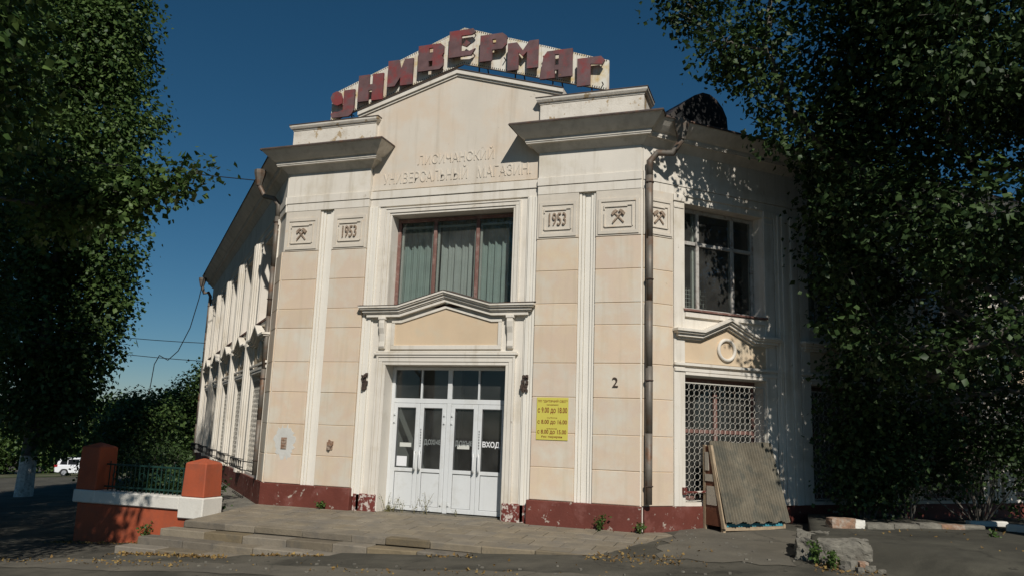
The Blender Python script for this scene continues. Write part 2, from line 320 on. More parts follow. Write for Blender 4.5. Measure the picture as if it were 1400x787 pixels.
for j in range(rows):
    y = EDGE + rh*(j+.5); x = -3.88 - (.25 if j % 2 else 0)
    while x < 4.35:
        w = .5; x1 = min(x+w, 4.4); x0 = max(x, -3.88)
        if x1-x0 > .12 and not (y > .05 and abs((x0+x1)/2) > 1.55):
            place('paver', slab(x1-x0-.016, rh-.016, .05, 'paver'), ((x0+x1)/2, y, tz(y)+random.uniform(-.007, .005)), terrace, (tilt if y < 0 else 0, random.uniform(-.006, .006), random.uniform(-.008, .008)))
        x += w
steps = MB(); NS = 3
for k in range(1, NS+1):
    zt = tz(EDGE)-.12*k; steps.box(FF, -3.95-.16*k+.02, 1.0-1.9*(k-1)+1.2, -EDGE-.3+.32*(k-1), -EDGE-.03+.32*k, -1.1, zt-.05)
steps = steps.build('steps', 'stepstone', kind='structure')
for k in range(0, NS+1):                      # k = 0 is the kerb row of the terrace edge
    zt = tz(EDGE)-.12*k; x = -3.95-.16*k if k else -3.88; xe = (4.25, 3.1, .9, -.9)[k]
    while x < xe:
        w = random.choice((.62, .78, .86, .94)); w = min(w, xe-x+.2)
        yb = EDGE-.32*k
        place('step_stone', slab(round(w-.012, 2), .33 if k else .2, .14 if k else .118, 'stepstone', .014), (x+w/2, yb+(.16 if k else .095)+random.uniform(-.012, .008), zt+.002+random.uniform(-.006, .006)), steps, (random.uniform(-.01, .02), random.uniform(-.006, .006), random.uniform(-.008, .008)))
        x += w
# side path along the left wing, raised behind the orange wall
pt = MB(); pa = [FL.P(-.15, -.1, -.02), FL.P(18, -.1, -.02), FL.P(18, 1.5, -.04), FL.P(.9, 1.5, -.04), Vector((-4.3, -1.12, -.06)), Vector((-3.9, -1.12, -.06)), Vector((-3.9, 0, -.0))]
n6 = len(pa); pt.add(pa+[p-Vector((0, 0, 2.2)) for p in pa], [tuple(range(n6)), tuple(range(2*n6-1, n6-1, -1))]+[(i, (i+1) % n6, n6+(i+1) % n6, n6+i) for i in range(n6)])
pt.build('side_path', 'concrete', kind='structure')

# ------------------------------------------------------------------ the store
ST = empty('department_store', (0, 0, 0), 'two-storey cream plaster department store with chamfered corner entrance and white trim', 'building')
B = lambda: MB()
CH0, CH1, BAY = 2.63, 2.96, 1.82               # channel and bay edges
b = B()                                        # front core wall
for sg in (-1, 1):
    e = sorted((sg*BAY, sg*(A-.02))); b.box(FF, e[0], e[1], -.50, -.10, -.3, 7.62)
    e = sorted((sg*1.26, sg*BAY)); b.box(FF, e[0], e[1], -.50, -.10, -.3, 2.84)
    e = sorted((sg*1.31, sg*BAY)); b.box(FF, e[0], e[1], -.50, -.10, 3.95, 5.87)
b.box(FF, -BAY, BAY, -.50, -.10, 2.84, 3.95); b.box(FF, -BAY, BAY, -.50, -.10, 5.87, 7.62)
b.build('wall', 'trim', ST)
b = B(); b.prism(FF, [(-2.2, 7.6), (2.2, 7.6), (2.2, 8.14), (0, 8.80), (-2.2, 8.14)], -.45, -.085); b.box(FF, -BAY+.01, BAY-.01, -.11, -.083, 6.42, 7.62)
b.build('gable', 'gable', ST)
def gab(o0, o1): return [(-2.26, 8.14+o0), (0, 8.815+o0), (2.26, 8.14+o0), (2.26, 8.14+o1), (0, 8.815+o1), (-2.26, 8.14+o1)]
b = B(); b.prism(FF, gab(-.075, -.03), -.40, -.055); b.prism(FF, gab(-.03, .055), -.42, -.02); b.build('gable_coping', 'trim', ST)
b = B(); b.prism(FF, gab(.056, .07), -.46, -.005); b.build('gable_flashing', 'flash', ST)
ZJ = [.46, 1.03, 1.63, 2.27, 2.88, 3.57, 3.97, 4.58, 5.19]
def blocks(fr, s0, s1, d0, d1, par):
    for z0, z1 in zip(ZJ, ZJ[1:]):
        m = B(); m.box(fr, s0, s1, d0, d1+random.uniform(-.002, .002), z0+.005, z1-.005); m.build('wall_block', 'block', par, bevel=.006)
    m = B(); m.box(fr, s0+.004, s1-.004, d0, d1-.010, ZJ[0], ZJ[-1]); m.build('joint_bed', 'niche', par)
def hammers(fr, c, z, d, par, sc=.88):
    for sg in (-1, 1):
        m = B(); ang = math.radians(48); ca, sa = math.cos(ang)*sg, math.sin(ang)
        def q(a, t): return (c+(ca*a-sa*t*sg*0-(math.sin(ang)*sg)*t)*sc, z+(sa*a+math.cos(ang)*t)*sc)
        dd = d+.012*(sg > 0)
        m.prism(fr, [q(-.17, -.014), q(.12, -.014), q(.12, .014), q(-.17, .014)], d-.01, dd+.022)
        m.prism(fr, [q(.095, -.075), q(.15, -.06), q(.16, .0), q(.15, .06), q(.095, .075), q(.10, .0)], d-.01, dd+.03)
        m.build('hammer_relief', 'emblem', par)
def emblem(fr, s0, s1, kind):
    z0, z1 = 5.20, 5.98; c = (s0+s1)/2; zc = 5.57; h = (s1-s0)/2
    m = B(); m.box(fr, s0, s1, -.10, .004, z0, 6.06); p = m.build('emblem_panel', 'panel', ST)
    m = B(); fo, fi = h-.045, h-.12                # outer raised border
    for (a, bb, e, f) in ((-fo, fo, .27, .33), (-fo, fo, -.34, -.28), (-fo, -fo+.055, -.28, .27), (fo-.055, fo, -.28, .27)): m.box(fr, c+a, c+bb, .004, .022, zc+e, zc+f)
    m.build('panel_border', 'panel', p)
    m = B()                                        # inner eared border
    for (a, bb, e, f) in ((-.25, .17, .165, .185), (.17, .27, .185, .205), (-.27, -.25, .12, .205), (.25, .27, -.2, .185), (-.27, -.25, -.2, .05), (-.25, .25, -.215, -.2)): m.box(fr, c+a, c+bb, .003, .026, zc+e, zc+f)
    m.build('panel_moulding', 'panel', p)
    if kind == 'h': hammers(fr, c, zc-.02, .004, p)
    else:
        m = B(); m.text(fr, '1953', c-.165, c+.165, zc-.125, zc+.115, .003, .034); m.build('date_relief', 'emblem', p)
def channel(fr, c0, c1, z0, z1, d=-.0):          # stepped strip set back between the blocks
    m = B(); w = c1-c0; st = [(0, .16, -.028), (.16, .33, -.05), (.33, .67, -.075), (.67, .84, -.05), (.84, 1, -.028)]
    for a, bb, dd in st: m.box(fr, c0+w*a+.003, c0+w*bb-.003, -.12, dd+d, z0, z1)
    m.build('fluted_strip', 'strip', ST, bevel=.006)
for sg in (-1, 1):
    e1 = sorted((sg*(BAY+.005), sg*CH0)); e2 = sorted((sg*CH1, sg*A))
    blocks(FF, e1[0], e1[1], -.13, 0, ST); blocks(FF, e2[0], e2[1], -.13, 0, ST)
    emblem(FF, e1[0], e1[1], 'd'); emblem(FF, e2[0], e2[1], 'h')
    e = sorted((sg*CH0, sg*CH1)); channel(FF, e[0], e[1], .44, 6.06)
    lo, hi = sorted((sg*BAY, sg*A))
    m = B(); m.box(FF, lo+.003, hi, -.10, .012, 6.062, 6.225); m.box(FF, lo-.004, hi+.006, -.10, .028, 6.232, 6.392); m.box(FF, lo+.006, hi-.004, -.10, .004, 6.395, 6.92)
    m.build('bay_frieze', 'trim', ST, bevel=.004)
    m = B(); m.box(FF, lo-.04, hi+.03, -.10, .055, -.3, .455); m.build('plinth', 'plinth', ST, bevel=.012)
    e = sorted((sg*1.285, sg*1.775)); m = B(); m.box(FF, e[0], e[1], -.15, -.045, -.3, .36); m.build('jamb_plinth', 'plinthworn', ST, bevel=.015)
    # bay cornice with its returns
    prof = [(-.2, 6.9), (.02, 6.9), (.045, 6.925), (.15, 7.025), (.20, 7.03), (.203, 7.055), (.215, 7.06), (.217, 7.115), (.23, 7.118), (.27, 7.145), (.345, 7.215), (.43, 7.305), (.455, 7.335), (.457, 7.355), (-.2, 7.42)]
    path = [(lo, .42), (lo, 0), (hi, 0), (hi, .42)]
    m = B(); m.sweep(prof, path); m.build('bay_cornice', 'soffit', ST)
    m = B(); m.sweep([(-.2, 7.421), (.46, 7.357), (.475, 7.33), (.48, 7.345), (.465, 7.374), (-.2, 7.47)], path); m.build('cornice_flashing', 'flash', ST)
    # attic block
    m = B(); m.box(FF, lo+.0, hi+.04, -.75, -.0, 7.40, 7.92); m.build('attic_block', 'attic', ST)
    ap = [(lo, .74), (lo, 0), (hi+.04, 0), (hi+.04, .74)]
    m = B(); m.sweep([(-.3, 7.88), (.012, 7.88), (.02, 7.915), (.045, 7.92), (.07, 7.96), (.075, 8.0), (-.3, 8.02)], ap); m.build('attic_coping', 'attic', ST)
    m = B(); m.sweep([(-.375, 8.021), (.085, 8.001), (.085, 8.014), (-.375, 8.045)], ap); m.build('attic_flashing', 'flash', ST)
# central bay
m = B(); m.box(FF, -BAY+.006, BAY-.006, -.12, -.072, 6.062, 6.222); m.box(FF, -BAY+.006, BAY-.006, -.12, -.05, 6.23, 6.39); m.build('bay_frieze', 'trim', ST, bevel=.004)
for sg in (-1, 1):
    m = B()
    for a, bb, dd in ((1.76, 1.815, -.035), (1.70, 1.757, -.055), (1.63, 1.697, -.045), (1.595, 1.627, -.075)):
        e = sorted((sg*a, sg*bb)); m.box(FF, e[0], e[1], -.12, dd, .05 if a < 1.7 else .3, 6.06)
    m.build('fluted_jamb', 'strip', ST, bevel=.005)
def surround(x, z0, z1, layers, name, d_in=-.12):
    m = B()
    for a, bb, dd in layers:
        m.box(FF, -x-bb, -x-a-.001, d_in, dd, z0, z1+a); m.box(FF, x+a+.001, x+bb, d_in, dd, z0, z1+a); m.box(FF, -x-bb, x+bb, d_in, dd, z1+a+.001, z1+bb)
    m.build(name, 'trim', ST, bevel=.004)
surround(1.31, 3.95, 5.87, ((0, .045, -.085), (.047, .12, -.065), (.122, .15, -.05)), 'window_surround')
surround(1.26, .05, 2.84, ((0, .06, -.083), (.062, .145, -.068), (.147, .19, -.05)), 'door_surround')
m = B(); m.box(FF, -1.50, 1.50, -.12, -.03, 3.032, 3.075); m.box(FF, -1.47, 1.47, -.12, -.055, 3.078, 3.11); m.build('door_ledge', 'trim', ST, bevel=.006)
# hood above the door
def zig(a, bb, L, c=.97, base=3.99, rise=.275): return [(-L, base-a), (-c, base-a), (0, base+rise-a), (c, base-a), (L, base-a), (L, base-bb), (c, base-bb), (0, base+rise-bb), (-c, base-bb), (-L, base-bb)]
m = B()
for a, bb, dd, L in ((0, .045, .125, 1.84), (.046, .075, .10, 1.815), (.076, .125, .06, 1.775), (.126, .15, .035, 1.75), (.151, .215, .01, 1.70)): m.prism(FF, zig(a, bb, L), -.12, dd)
m.build('door_hood', 'trim', ST, bevel=.004)
m = B(); m.prism(FF, zig(.275, .33, 1.16, .95), -.12, -.06); m.box(FF, -1.16, -1.09, -.12, -.06, 3.22, 3.655); m.box(FF, 1.09, 1.16, -.12, -.06, 3.22, 3.655); m.box(FF, -1.16, 1.16, -.12, -.06, 3.14, 3.22); m.build('hood_frame', 'trim', ST, bevel=.005)
m = B(); m.prism(FF, [(-1.09, 3.22), (1.09, 3.22), (1.09, 3.66), (.95, 3.66), (0, 3.935), (-.95, 3.66), (-1.09, 3.66)], -.12, -.088); m.build('hood_panel', 'niche', ST)
for sg in (-1, 1):
    m = B(); c = sg*1.345
    m.side(FF, [(-.12, 3.15), (-.05, 3.15), (-.02, 3.2), (-.035, 3.3), (-.02, 3.45), (.02, 3.56), (.03, 3.66), (.02, 3.72), (-.12, 3.72)], c-.06, c+.06); m.box(FF, c-.08, c+.08, -.12, .03, 3.722, 3.78)
    m.build('console', 'trim', ST, bevel=.008)
fl = B(); V = []
for x, z in ((-1.85, 3.995), (-.97, 3.995), (0, 4.27), (.97, 3.995), (1.85, 3.995)): V += [FF.P(x, .135, z), FF.P(x, -.36 if abs(x) < 1.3 else -.1, z+.05)]
fl.add(V+[v-Vector((0, 0, .006)) for v in V], [(2*i, 2*i+2, 2*i+3, 2*i+1) for i in range(4)]+[(10+2*i, 11+2*i, 13+2*i, 12+2*i) for i in range(4)]+[(2*i, 10+2*i, 12+2*i, 2*i+2) for i in range(4)])
fl.build('hood_flashing', 'flash', ST)
# relief inscription
m = B(); m.text(FF, 'ЛИСИЧАНСКИЙ', -.80, .86, 6.90, 7.16, -.09, -.070, bold=-.004); m.build('relief_lettering', 'gable', ST)
m = B(); m.text(FF, 'УНИВЕРСАЛЬНЫЙ', -1.56, .31, 6.535, 6.83, -.09, -.070); m.build('relief_lettering', 'gable', ST)
m = B(); m.text(FF, 'МАГАЗИН.', .52, 1.64, 6.53, 6.765, -.09, -.070); m.build('relief_lettering', 'gable', ST)
# first-floor entrance window
W = B()
for s0, s1, z0, z1 in ((-1.31, -1.24, 4.0, 5.85), (1.24, 1.31, 4.0, 5.85), (-1.24, 1.24, 4.0, 4.08), (-1.24, 1.24, 5.78, 5.85), (-.50, -.43, 4.08, 5.78), (.43, .50, 4.08, 5.78)): W.box(FF, s0, s1, -.44, -.38, z0, z1)
W.box(FF, -1.31, 1.31, -.50, -.35, 3.95, 4.0)
win = W.build('window', 'frame', ST, bevel=.006)
for s0, s1 in ((-1.24, -.50), (-.43, .43), (.50, 1.24)):
    m = B(); m.box(FF, s0, s1, -.415, -.409, 4.08, 5.78); m.build('pane', 'glass', win)
    m = B()
    for a, bb in ((s0+.005, s0+.045), (s1-.045, s1-.005)): m.box(FF, a, bb, -.47, -.442, 4.085, 5.70)
    m.box(FF, s0+.045, s1-.045, -.47, -.442, 5.66, 5.70); m.build('casement', 'whiteiron', win)
def curtain(s0, s1, d, z0, z1, m, seed, label):
    rnd = random.Random(seed); b = MB(); n = 90; ph = [rnd.uniform(0, 6) for _ in range(4)]
    for j in range(9):
        t = j/8
        for i in range(n+1):
            x = i/n; w = .030*math.sin(x*38+ph[0]+.6*t)+.018*math.sin(x*77+ph[1]-t)+.012*math.sin(x*19+ph[2]+t*1.2)
            b.v.append(tuple(FF.P(s0+(s1-s0)*x, d+w*(.75+.4*(1-t)), z0+(z1-z0)*t)))
    b.f = [(j*(n+1)+i, j*(n+1)+i+1, (j+1)*(n+1)+i+1, (j+1)*(n+1)+i) for j in range(8) for i in range(n)]
    return b.build('curtain', m, smooth=True, label=label, cat='curtain', group='curtains behind the window over the entrance', loc=FF.P((s0+s1)/2, d, z0))
curtain(-1.38, -.46, -.66, 3.95, 5.86, 'curtain', 1, 'sage green curtain behind the pane by the window side with the brown jamb')
curtain(-.45, .47, -.68, 3.95, 5.86, 'curtain2', 2, 'pale grey middle curtain in the window over the entrance')
curtain(.48, 1.38, -.66, 3.95, 5.86, 'curtain', 3, 'sage green curtain at the drainpipe side of the window over the entrance')
# entrance door set
D0, D1 = -.50, -.43
F_ = B()
for s0, s1, z0, z1 in ((-1.26, -1.19, .06, 2.83), (1.19, 1.26, .06, 2.83), (-1.19, 1.19, 2.77, 2.83), (-1.19, 1.19, 2.12, 2.21), (-.045, .045, .06, 2.12), (-.045, .045, 2.21, 2.77), (-.625, -.59, 2.21, 2.77), (.59, .625, 2.21, 2.77)): F_.box(FF, s0, s1, D0, D1, z0, z1)
dset = F_.build('door_frame', 'upvc', ST, bevel=.005)
for s0, s1 in ((-1.19, -.625), (-.59, -.045), (.045, .59), (.625, 1.19)):
    m = B(); m.box(FF, s0, s1, -.47, -.464, 2.21, 2.77); m.build('transom_pane', 'doorglass', dset)
for i, (s0, s1) in enumerate(((-1.185, -.615), (-.61, -.05), (.05, .61), (.615, 1.185))):
    m = B(); g0, g1 = s0+.085, s1-.085; dz = D1+.012
    m.box(FF, s0, g0, D0, dz, .075, 2.115); m.box(FF, g1, s1, D0, dz, .075, 2.115)
    for z0, z1 in ((2.03, 2.115), (.80, .87), (.075, .16)): m.box(FF, g0, g1, D0, dz, z0, z1)
    leaf = m.build('door', 'upvc', ST, bevel=.006)
    m = B(); m.box(FF, g0, g1, D0+.02, dz-.022, .16, .80); m.build('kick_panel', 'upvc', leaf)
    m = B(); m.box(FF, g0, g1, -.468, -.460, .87, 2.03); m.build('pane', 'doorglass', leaf)
    m = B()
    for a, bb, c, e in ((g0, g1, .87, .878), (g0, g1, 2.022, 2.03), (g0, g0+.008, .878, 2.022), (g1-.008, g1, .878, 2.022)): m.box(FF, a, bb, -.458, dz-.006, c, e)
    for a, bb, c, e in ((g0, g1, .16, .166), (g0, g1, .794, .80), (g0, g0+.006, .166, .794), (g1-.006, g1, .166, .794)): m.box(FF, a, bb, D0+.03, dz-.014, c, e)
    m.build('seal', 'seam', leaf)
    hx = s1-.05 if i % 2 == 0 else s0+.05; hz = 1.02
    m = B(); m.tube([FF.P(hx, dz, hz+.17), FF.P(hx+.02, dz+.075, hz+.165), FF.P(hx+.03, dz+.095, hz+.12), FF.P(hx+.03, dz+.095, hz-.12), FF.P(hx+.02, dz+.075, hz-.165), FF.P(hx, dz, hz-.17)], .017, 8); m.build('handle', 'handle', leaf, smooth=True)
    hx = s0+.03 if i % 2 == 0 else s1-.03
    m = B()
    for hz in (.22, 1.75, 1.90): m.box(FF, hx-.022, hx+.022, dz, dz+.014, hz-.03, hz+.03)
    m.build('hinge', 'upvc', leaf, bevel=.004)
    m = B()
    for hz in (.205, 1.735, 1.885): m.box(FF, hx-.02, hx+.004, dz, dz+.018, hz-.012, hz)
    m.build('hinge_pin', 'seam', leaf)
    if i == 3:
        m = B(); m.text(FF, 'ВХОД', s0+.10, s1-.12, 1.30, 1.43, -.4595, -.457, bold=.03); m.build('door_lettering', 'white', leaf)
    if i in (1, 2):
        m = B(); m.text(FF, 'ВЫХОД', g0+.02, g1-.01, 1.31, 1.43, -.4595, -.4575, mirror=True, bold=.03); m.build('door_lettering', 'faint', leaf)
    m = B()
    if i in (1, 3):                               # narrow vertical strips of lettering on the stiles
        for k in range(7): m.box(FF, s0+.03, s0+.05, dz, dz+.002, 1.28+k*.052, 1.315+k*.052)
        m.build('stile_lettering', 'seam', leaf)
    if i in (0, 2):
        m.box(FF, (s0+s1)/2-.13, (s0+s1)/2+.12, -.4595, -.458, 1.27, 1.35); m.build('paper_tag', 'paper', leaf)
    if i == 0:
        m = B(); m.box(FF, g0+.02, g0+.24, -.4595, -.458, .90, 1.09); m.build('paper_tag', 'white', leaf)
m = B(); m.box(FF, -1.26, 1.26, -.62, -.36, -.1, .055); m.build('threshold', 'concrete', ST)
# lobby and rooms behind the glass
m = B(); m.box(FF, -1.42, -1.29, -2.47, -.52, .03, 3.28); m.box(FF, -1.42, -.62, -2.6, -2.475, .03, 3.28); m.build('lobby_wall', 'roomlight', ST)
m = B(); m.box(FF, -3.2, 3.2, -3.6, -.51, 3.3, 3.42); m.box(FF, 1.70, 1.82, -3.4, -.52, .0, 3.28); m.box(FF, -3.2, 3.2, -3.6, -3.45, -.1, 3.28); m.box(FF, -3.2, 3.2, -3.44, -.63, -.08, .03); m.build('lobby_shell', 'room', ST)
m = B(); m.box(FF, -3.2, 3.2, -3.0, -2.9, 3.43, 7.3); m.box(FF, -3.2, 3.2, -2.89, -.51, 6.6, 6.7); m.build('upper_room', 'room', ST)

# ------------------------------------------------------------------ the two wings
ringme = {}
def ring_mesh(r, t):
    V = []; F = []; n, k = 14, 4
    for i in range(n):
        a = 2*math.pi*i/n
        for j in range(k):
            b_ = 2*math.pi*j/k; q = r+t*math.cos(b_); V.append((q*math.cos(a), t*math.sin(b_), q*math.sin(a)))
    F = [(i*k+j, i*k+(j+1) % k, ((i+1) % n)*k+(j+1) % k, ((i+1) % n)*k+j) for i in range(n) for j in range(k)]
    me = bpy.data.meshes.new('ring'); me.from_pydata(V, [], F); me.materials.append(MT['whiteiron']); return me
PITCHW = 3.05; NB = 5; U = .70
def wing(fr, right):
    LEN = U + NB*PITCHW + .5
    w = B(); T = -.42
    def wl(s0, s1, z0, z1): w.box(fr, s0, s1, T, 0, z0, z1)
    wl(-.0, U+.24, -.8, 6.9); x = U+.24
    for k in range(NB):
        s0 = U+k*PITCHW; o0, o1 = s0+.24, s0+2.16
        wl(o0, o1, -2.2, .52); wl(o0, o1, 2.72, 3.93); wl(o0, o1, 5.93, 6.9)
        wl(o1, (s0+PITCHW+.24) if k < NB-1 else LEN, -2.2, 6.9)
    w.build('wall', 'trim' if right else 'trim', ST)
    if right: blocks(fr, .03, U-.02, .001, .03, ST); emblem_w(fr)
    else: blocks(fr, .03, U-.02, .001, .03, ST)
    m = B(); m.box(fr, .06, LEN, .001, .05, -2.0, .455); m.build('plinth', 'plinth', ST)
    m = B(); m.box(fr, .02, LEN, .001, .028, 6.062, 6.22); m.box(fr, .02, LEN, .001, .042, 6.228, 6.39); m.box(fr, .02, LEN, .001, .02, 6.395, 6.9); m.build('wing_frieze', 'trim', ST)
    pf = [(-.3, 6.885), (.03, 6.885), (.05, 6.91), (.15, 7.01), (.20, 7.015), (.203, 7.04), (.213, 7.045), (.215, 7.10), (.23, 7.103), (.27, 7.13), (.345, 7.20), (.42, 7.285), (.44, 7.315), (.442, 7.34), (-.3, 7.40)]
    e0 = fr.P(LEN+.35, 0, 0); e1 = fr.P(.0, 0, 0); path = [(e1.x, e1.y), (e0.x, e0.y)] if right else [(e0.x, e0.y), (e1.x, e1.y)]
    m = B(); m.sweep(pf, path); m.build('wing_cornice', 'soffit', ST)
    m = B(); m.sweep([(-.3, 7.402), (.445, 7.342), (.46, 7.315), (.465, 7.33), (.45, 7.36), (-.3, 7.44)], path); m.build('cornice_flashing', 'flash', ST)
    for k in range(NB):
        s0 = U+k*PITCHW; o0, o1 = s0+.24, s0+2.16; c = (o0+o1)/2
        m = B()
        for a, bb in ((s0, o0), (o1, s0+2.4)):
            m.box(fr, a, bb, .001, .035, .456, 6.06)
            m.box(fr, a-.02, bb+.01, .036, .06, 5.93, 6.06); m.box(fr, a, bb-.02, .036, .05, 5.80, 5.85)
        m.build('window_pilaster', 'trim', ST, bevel=.006)
        # pier between the windows
        m = B(); pr = .10 if right else .16; a0 = s0+2.4; a1 = s0+PITCHW
        if k < NB-1 or True:
            m.box(fr, a0+.02, a1-.02, .001, pr*.45, .456, 6.06)
            for a, bb, dd in ((.08, .16, .75), (.165, .26, 1), (.39, .485, 1), (.49, .57, .75)): m.box(fr, a0+a, a0+bb, pr*.45, pr*dd, .456, 6.0)
            m.build('pier', 'trim', ST, bevel=.006)
        # hood, niche, ring
        zz = lambda a, bb, L: [(c-L, 3.56-a), (c-.62, 3.56-a), (c, 3.83-a), (c+.62, 3.56-a), (c+L, 3.56-a), (c+L, 3.56-bb), (c+.62, 3.56-bb), (c, 3.83-bb), (c-.62, 3.56-bb), (c-L, 3.56-bb)]
        m = B()
        for a, bb, dd, L in ((0, .05, .20, 1.24), (.051, .085, .165, 1.21), (.086, .14, .12, 1.17), (.141, .18, .07, 1.12)): m.prism(fr, zz(a, bb, L), .001, dd)
        m.build('window_hood', 'trim', ST, bevel=.004)
        m = B(); m.prism(fr, [(c-.96, 2.97), (c+.96, 2.97), (c+.96, 3.36), (c+.62, 3.36), (c, 3.63), (c-.62, 3.36), (c-.96, 3.36)], .001, .012); m.build('hood_panel', 'niche', ST)
        m = B(); N = 24; pts = [fr.P(c+.19*math.cos(2*math.pi*i/N), .03, 3.25+.19*math.sin(2*math.pi*i/N)) for i in range(N+1)]; m.tube(pts, .035, 6, False); m.build('wreath_ring', 'trim', ST, smooth=True)
        m = B(); m.box(fr, s0-.02, s0+2.42, .036, .075, 2.905, 2.955); m.box(fr, s0, s0+2.4, .036, .06, 2.80, 2.86); m.box(fr, o0-.0, o1, .001, .05, 2.74, 2.795); m.build('lintel_ledge', 'trim', ST, bevel=.004)
        m = B(); m.box(fr, o0+.002, o1-.002, .001, .05, 3.80, 3.88); m.build('window_apron', 'trim', ST)
        m = B(); m.box(fr, o0-.03, o1+.03, -.30, .075, 3.905, 3.94); m.build('window_sill', 'frame', ST, bevel=.004)
        # upper window
        m = B()
        for a, bb, z0, z1 in ((o0, o0+.07, 3.945, 5.925), (o1-.07, o1, 3.945, 5.925), (o0+.07, o1-.07, 3.945, 4.02), (o0+.07, o1-.07, 5.85, 5.925), (o0+.07, o1-.07, 5.22, 5.29), (o0+.50, o0+.57, 4.02, 5.22), (o1-.57, o1-.50, 4.02, 5.22), (o0+.50, o0+.57, 5.29, 5.85), (o1-.57, o1-.50, 5.29, 5.85)): m.box(fr, a, bb, -.32, -.26, z0, z1)
        wn = m.build('window', 'greyframe', ST, bevel=.005)
        cols = ((o0+.07, o0+.50), (o0+.57, o1-.57), (o1-.50, o1-.07))
        for a, bb in cols:
            for z0, z1 in ((4.02, 5.22), (5.29, 5.85)):
                m = B(); m.box(fr, a, bb, -.295, -.289, z0, z1); m.build('pane', 'glass', wn)
        if k < 3:
            m = B()
            for a in (o0+.47, o1-.53): m.box(fr, a, a+.06, -.40, -.35, 3.95, 5.9)
            m.build('inner_sash', 'whiteiron', wn)
        # lower window: brown frame behind a grille
        m = B()
        for a, bb, z0, z1 in ((o0, o0+.08, .52, 2.72), (o1-.08, o1, .52, 2.72), (o0+.08, o1-.08, .52, .60), (o0+.08, o1-.08, 2.64, 2.72), (o0+.08, o1-.08, 1.72, 1.79), (c-.04, c+.04, .60, 1.72), (c-.04, c+.04, 1.79, 2.64)): m.box(fr, a, bb, -.36, -.30, z0, z1)
        wn = m.build('window', 'frame', ST, bevel=.005)
        for a, bb in ((o0+.08, c-.04), (c+.04, o1-.08)):
            for z0, z1 in ((.60, 1.72), (1.79, 2.64)):
                m = B(); m.box(fr, a, bb, -.335, -.329, z0, z1); m.build('pane', 'glass', wn)
        m = B(); m.box(fr, o0+.01, o1-.01, -.05, -.03, 2.60, 2.62)
        m.box(fr, o0+.01, o1-.01, -.05, -.03, .54, .56); m.box(fr, o0+.005, o0+.022, -.05, -.03, .54, 2.62); m.box(fr, o1-.022, o1-.005, -.05, -.03, .54, 2.62)
        gr = m.build('window_grille', 'whiteiron', ST)
        nc, nr = 16, 18; r = (o1-o0-.04)/nc/2; zs_ = (2.60-.56)/nr
        if right and k == 0:
            me = ring_mesh(r*.98, .0034)
            for i in range(nc):
                for j in range(nr):
                    ob = place('ring', me, fr.P(o0+.02+r*(2*i+1), -.04, .56+zs_*(j+.5)), gr, (0, 0, math.atan2(fr.u.y, fr.u.x)))
        else:
            m = B()
            for i in range(nc):
                for j in range(nr):
                    cc = (o0+.02+r*(2*i+1), .56+zs_*(j+.5)); m.tube([fr.P(cc[0]+r*.97*math.cos(2*math.pi*q/8), -.04, cc[1]+r*.97*math.sin(2*math.pi*q/8)) for q in range(9)], 0.0045, 3, False)
            ob = m.build('ring_field', 'whiteiron', gr, kind='stuff')
    # room behind the wing windows
    m = B(); m.box(fr, .9, LEN, -3.3, -3.2, -.2, 7.2); m.box(fr, .9, LEN, -3.19, -.43, 3.45, 3.6); m.box(fr, .9, LEN, -3.19, -.43, 6.7, 6.8); m.box(fr, .9, LEN, -3.19, -.43, -.1, .02); m.build('wing_room', 'room', ST)
    return LEN
def emblem_w(fr):
    z0, z1 = 5.20, 5.98; s0, s1 = .03, U-.02; c = (s0+s1)/2; zc = 5.57; h = (s1-s0)/2
    m = B(); m.box(fr, s0, s1, .001, .034, z0, 6.06); p = m.build('emblem_panel', 'panel', ST)
    m = B(); fo = h-.03
    for (a, bb, e, f) in ((-fo, fo, .28, .33), (-fo, fo, -.34, -.29), (-fo, -fo+.045, -.29, .28), (fo-.045, fo, -.29, .28)): m.box(fr, c+a, c+bb, .034, .052, zc+e, zc+f)
    m.build('panel_border', 'panel', p)
    m = B()
    for (a, bb, e, f) in ((-.2, .13, .165, .185), (.13, .21, .185, .205), (.19, .21, -.2, .185), (-.21, -.19, -.2, .1), (-.19, .19, -.215, -.2)): m.box(fr, c+a, c+bb, .033, .056, zc+e, zc+f)
    m.build('panel_moulding', 'panel', p); hammers(fr, c, zc-.02, .034, p)
LENW = wing(FR, True); wing(FL, False)
for sg, fr in ((1, FR), (-1, FL)):               # end walls of the wings
    m = B(); m.box(fr, LENW-.42, LENW-.003, -9, -.43, -2.2, 6.95); m.build('end_wall', 'gable', ST)
# roof
pl_, pr_ = FL.P(LENW+.3, 0, 0), FR.P(LENW+.3, 0, 0)
m = B(); m.sweep([(-.27, 7.455), (-5.0, 9.0), (-5.0, 8.9), (-.29, 7.39)], [(pl_.x, pl_.y), (-A, 0), (A, 0), (pr_.x, pr_.y)]); m.build('roof', 'roof', ST)
m = B(); m.sweep([(-4.99, 8.98), (-9.2, 7.6), (-9.2, 7.5), (-4.99, 8.88)], [(pl_.x, pl_.y), (-A, 0), (A, 0), (pr_.x, pr_.y)]); m.build('rear_roof', 'roof', ST)
# dormer on the right wing roof
dp = [(.72, 7.62), (.86, 7.80), (1.20, 8.10), (1.40, 8.26), (1.60, 8.36), (1.78, 8.36), (1.95, 8.28), (2.10, 8.14), (2.2, 7.95), (2.23, 7.62)]
m = B(); m.prism(FR, dp, -2.6, -.22); dm = m.build('dormer', 'roof', ST, smooth=False)
cs = sum(p[0] for p in dp)/len(dp)
m = B(); m.prism(FR, [(cs+(x-cs)*.8, 7.68+(z-7.62)*.8) for x, z in dp], -.4, -.19); m.build('dormer_louvre', 'black', dm)
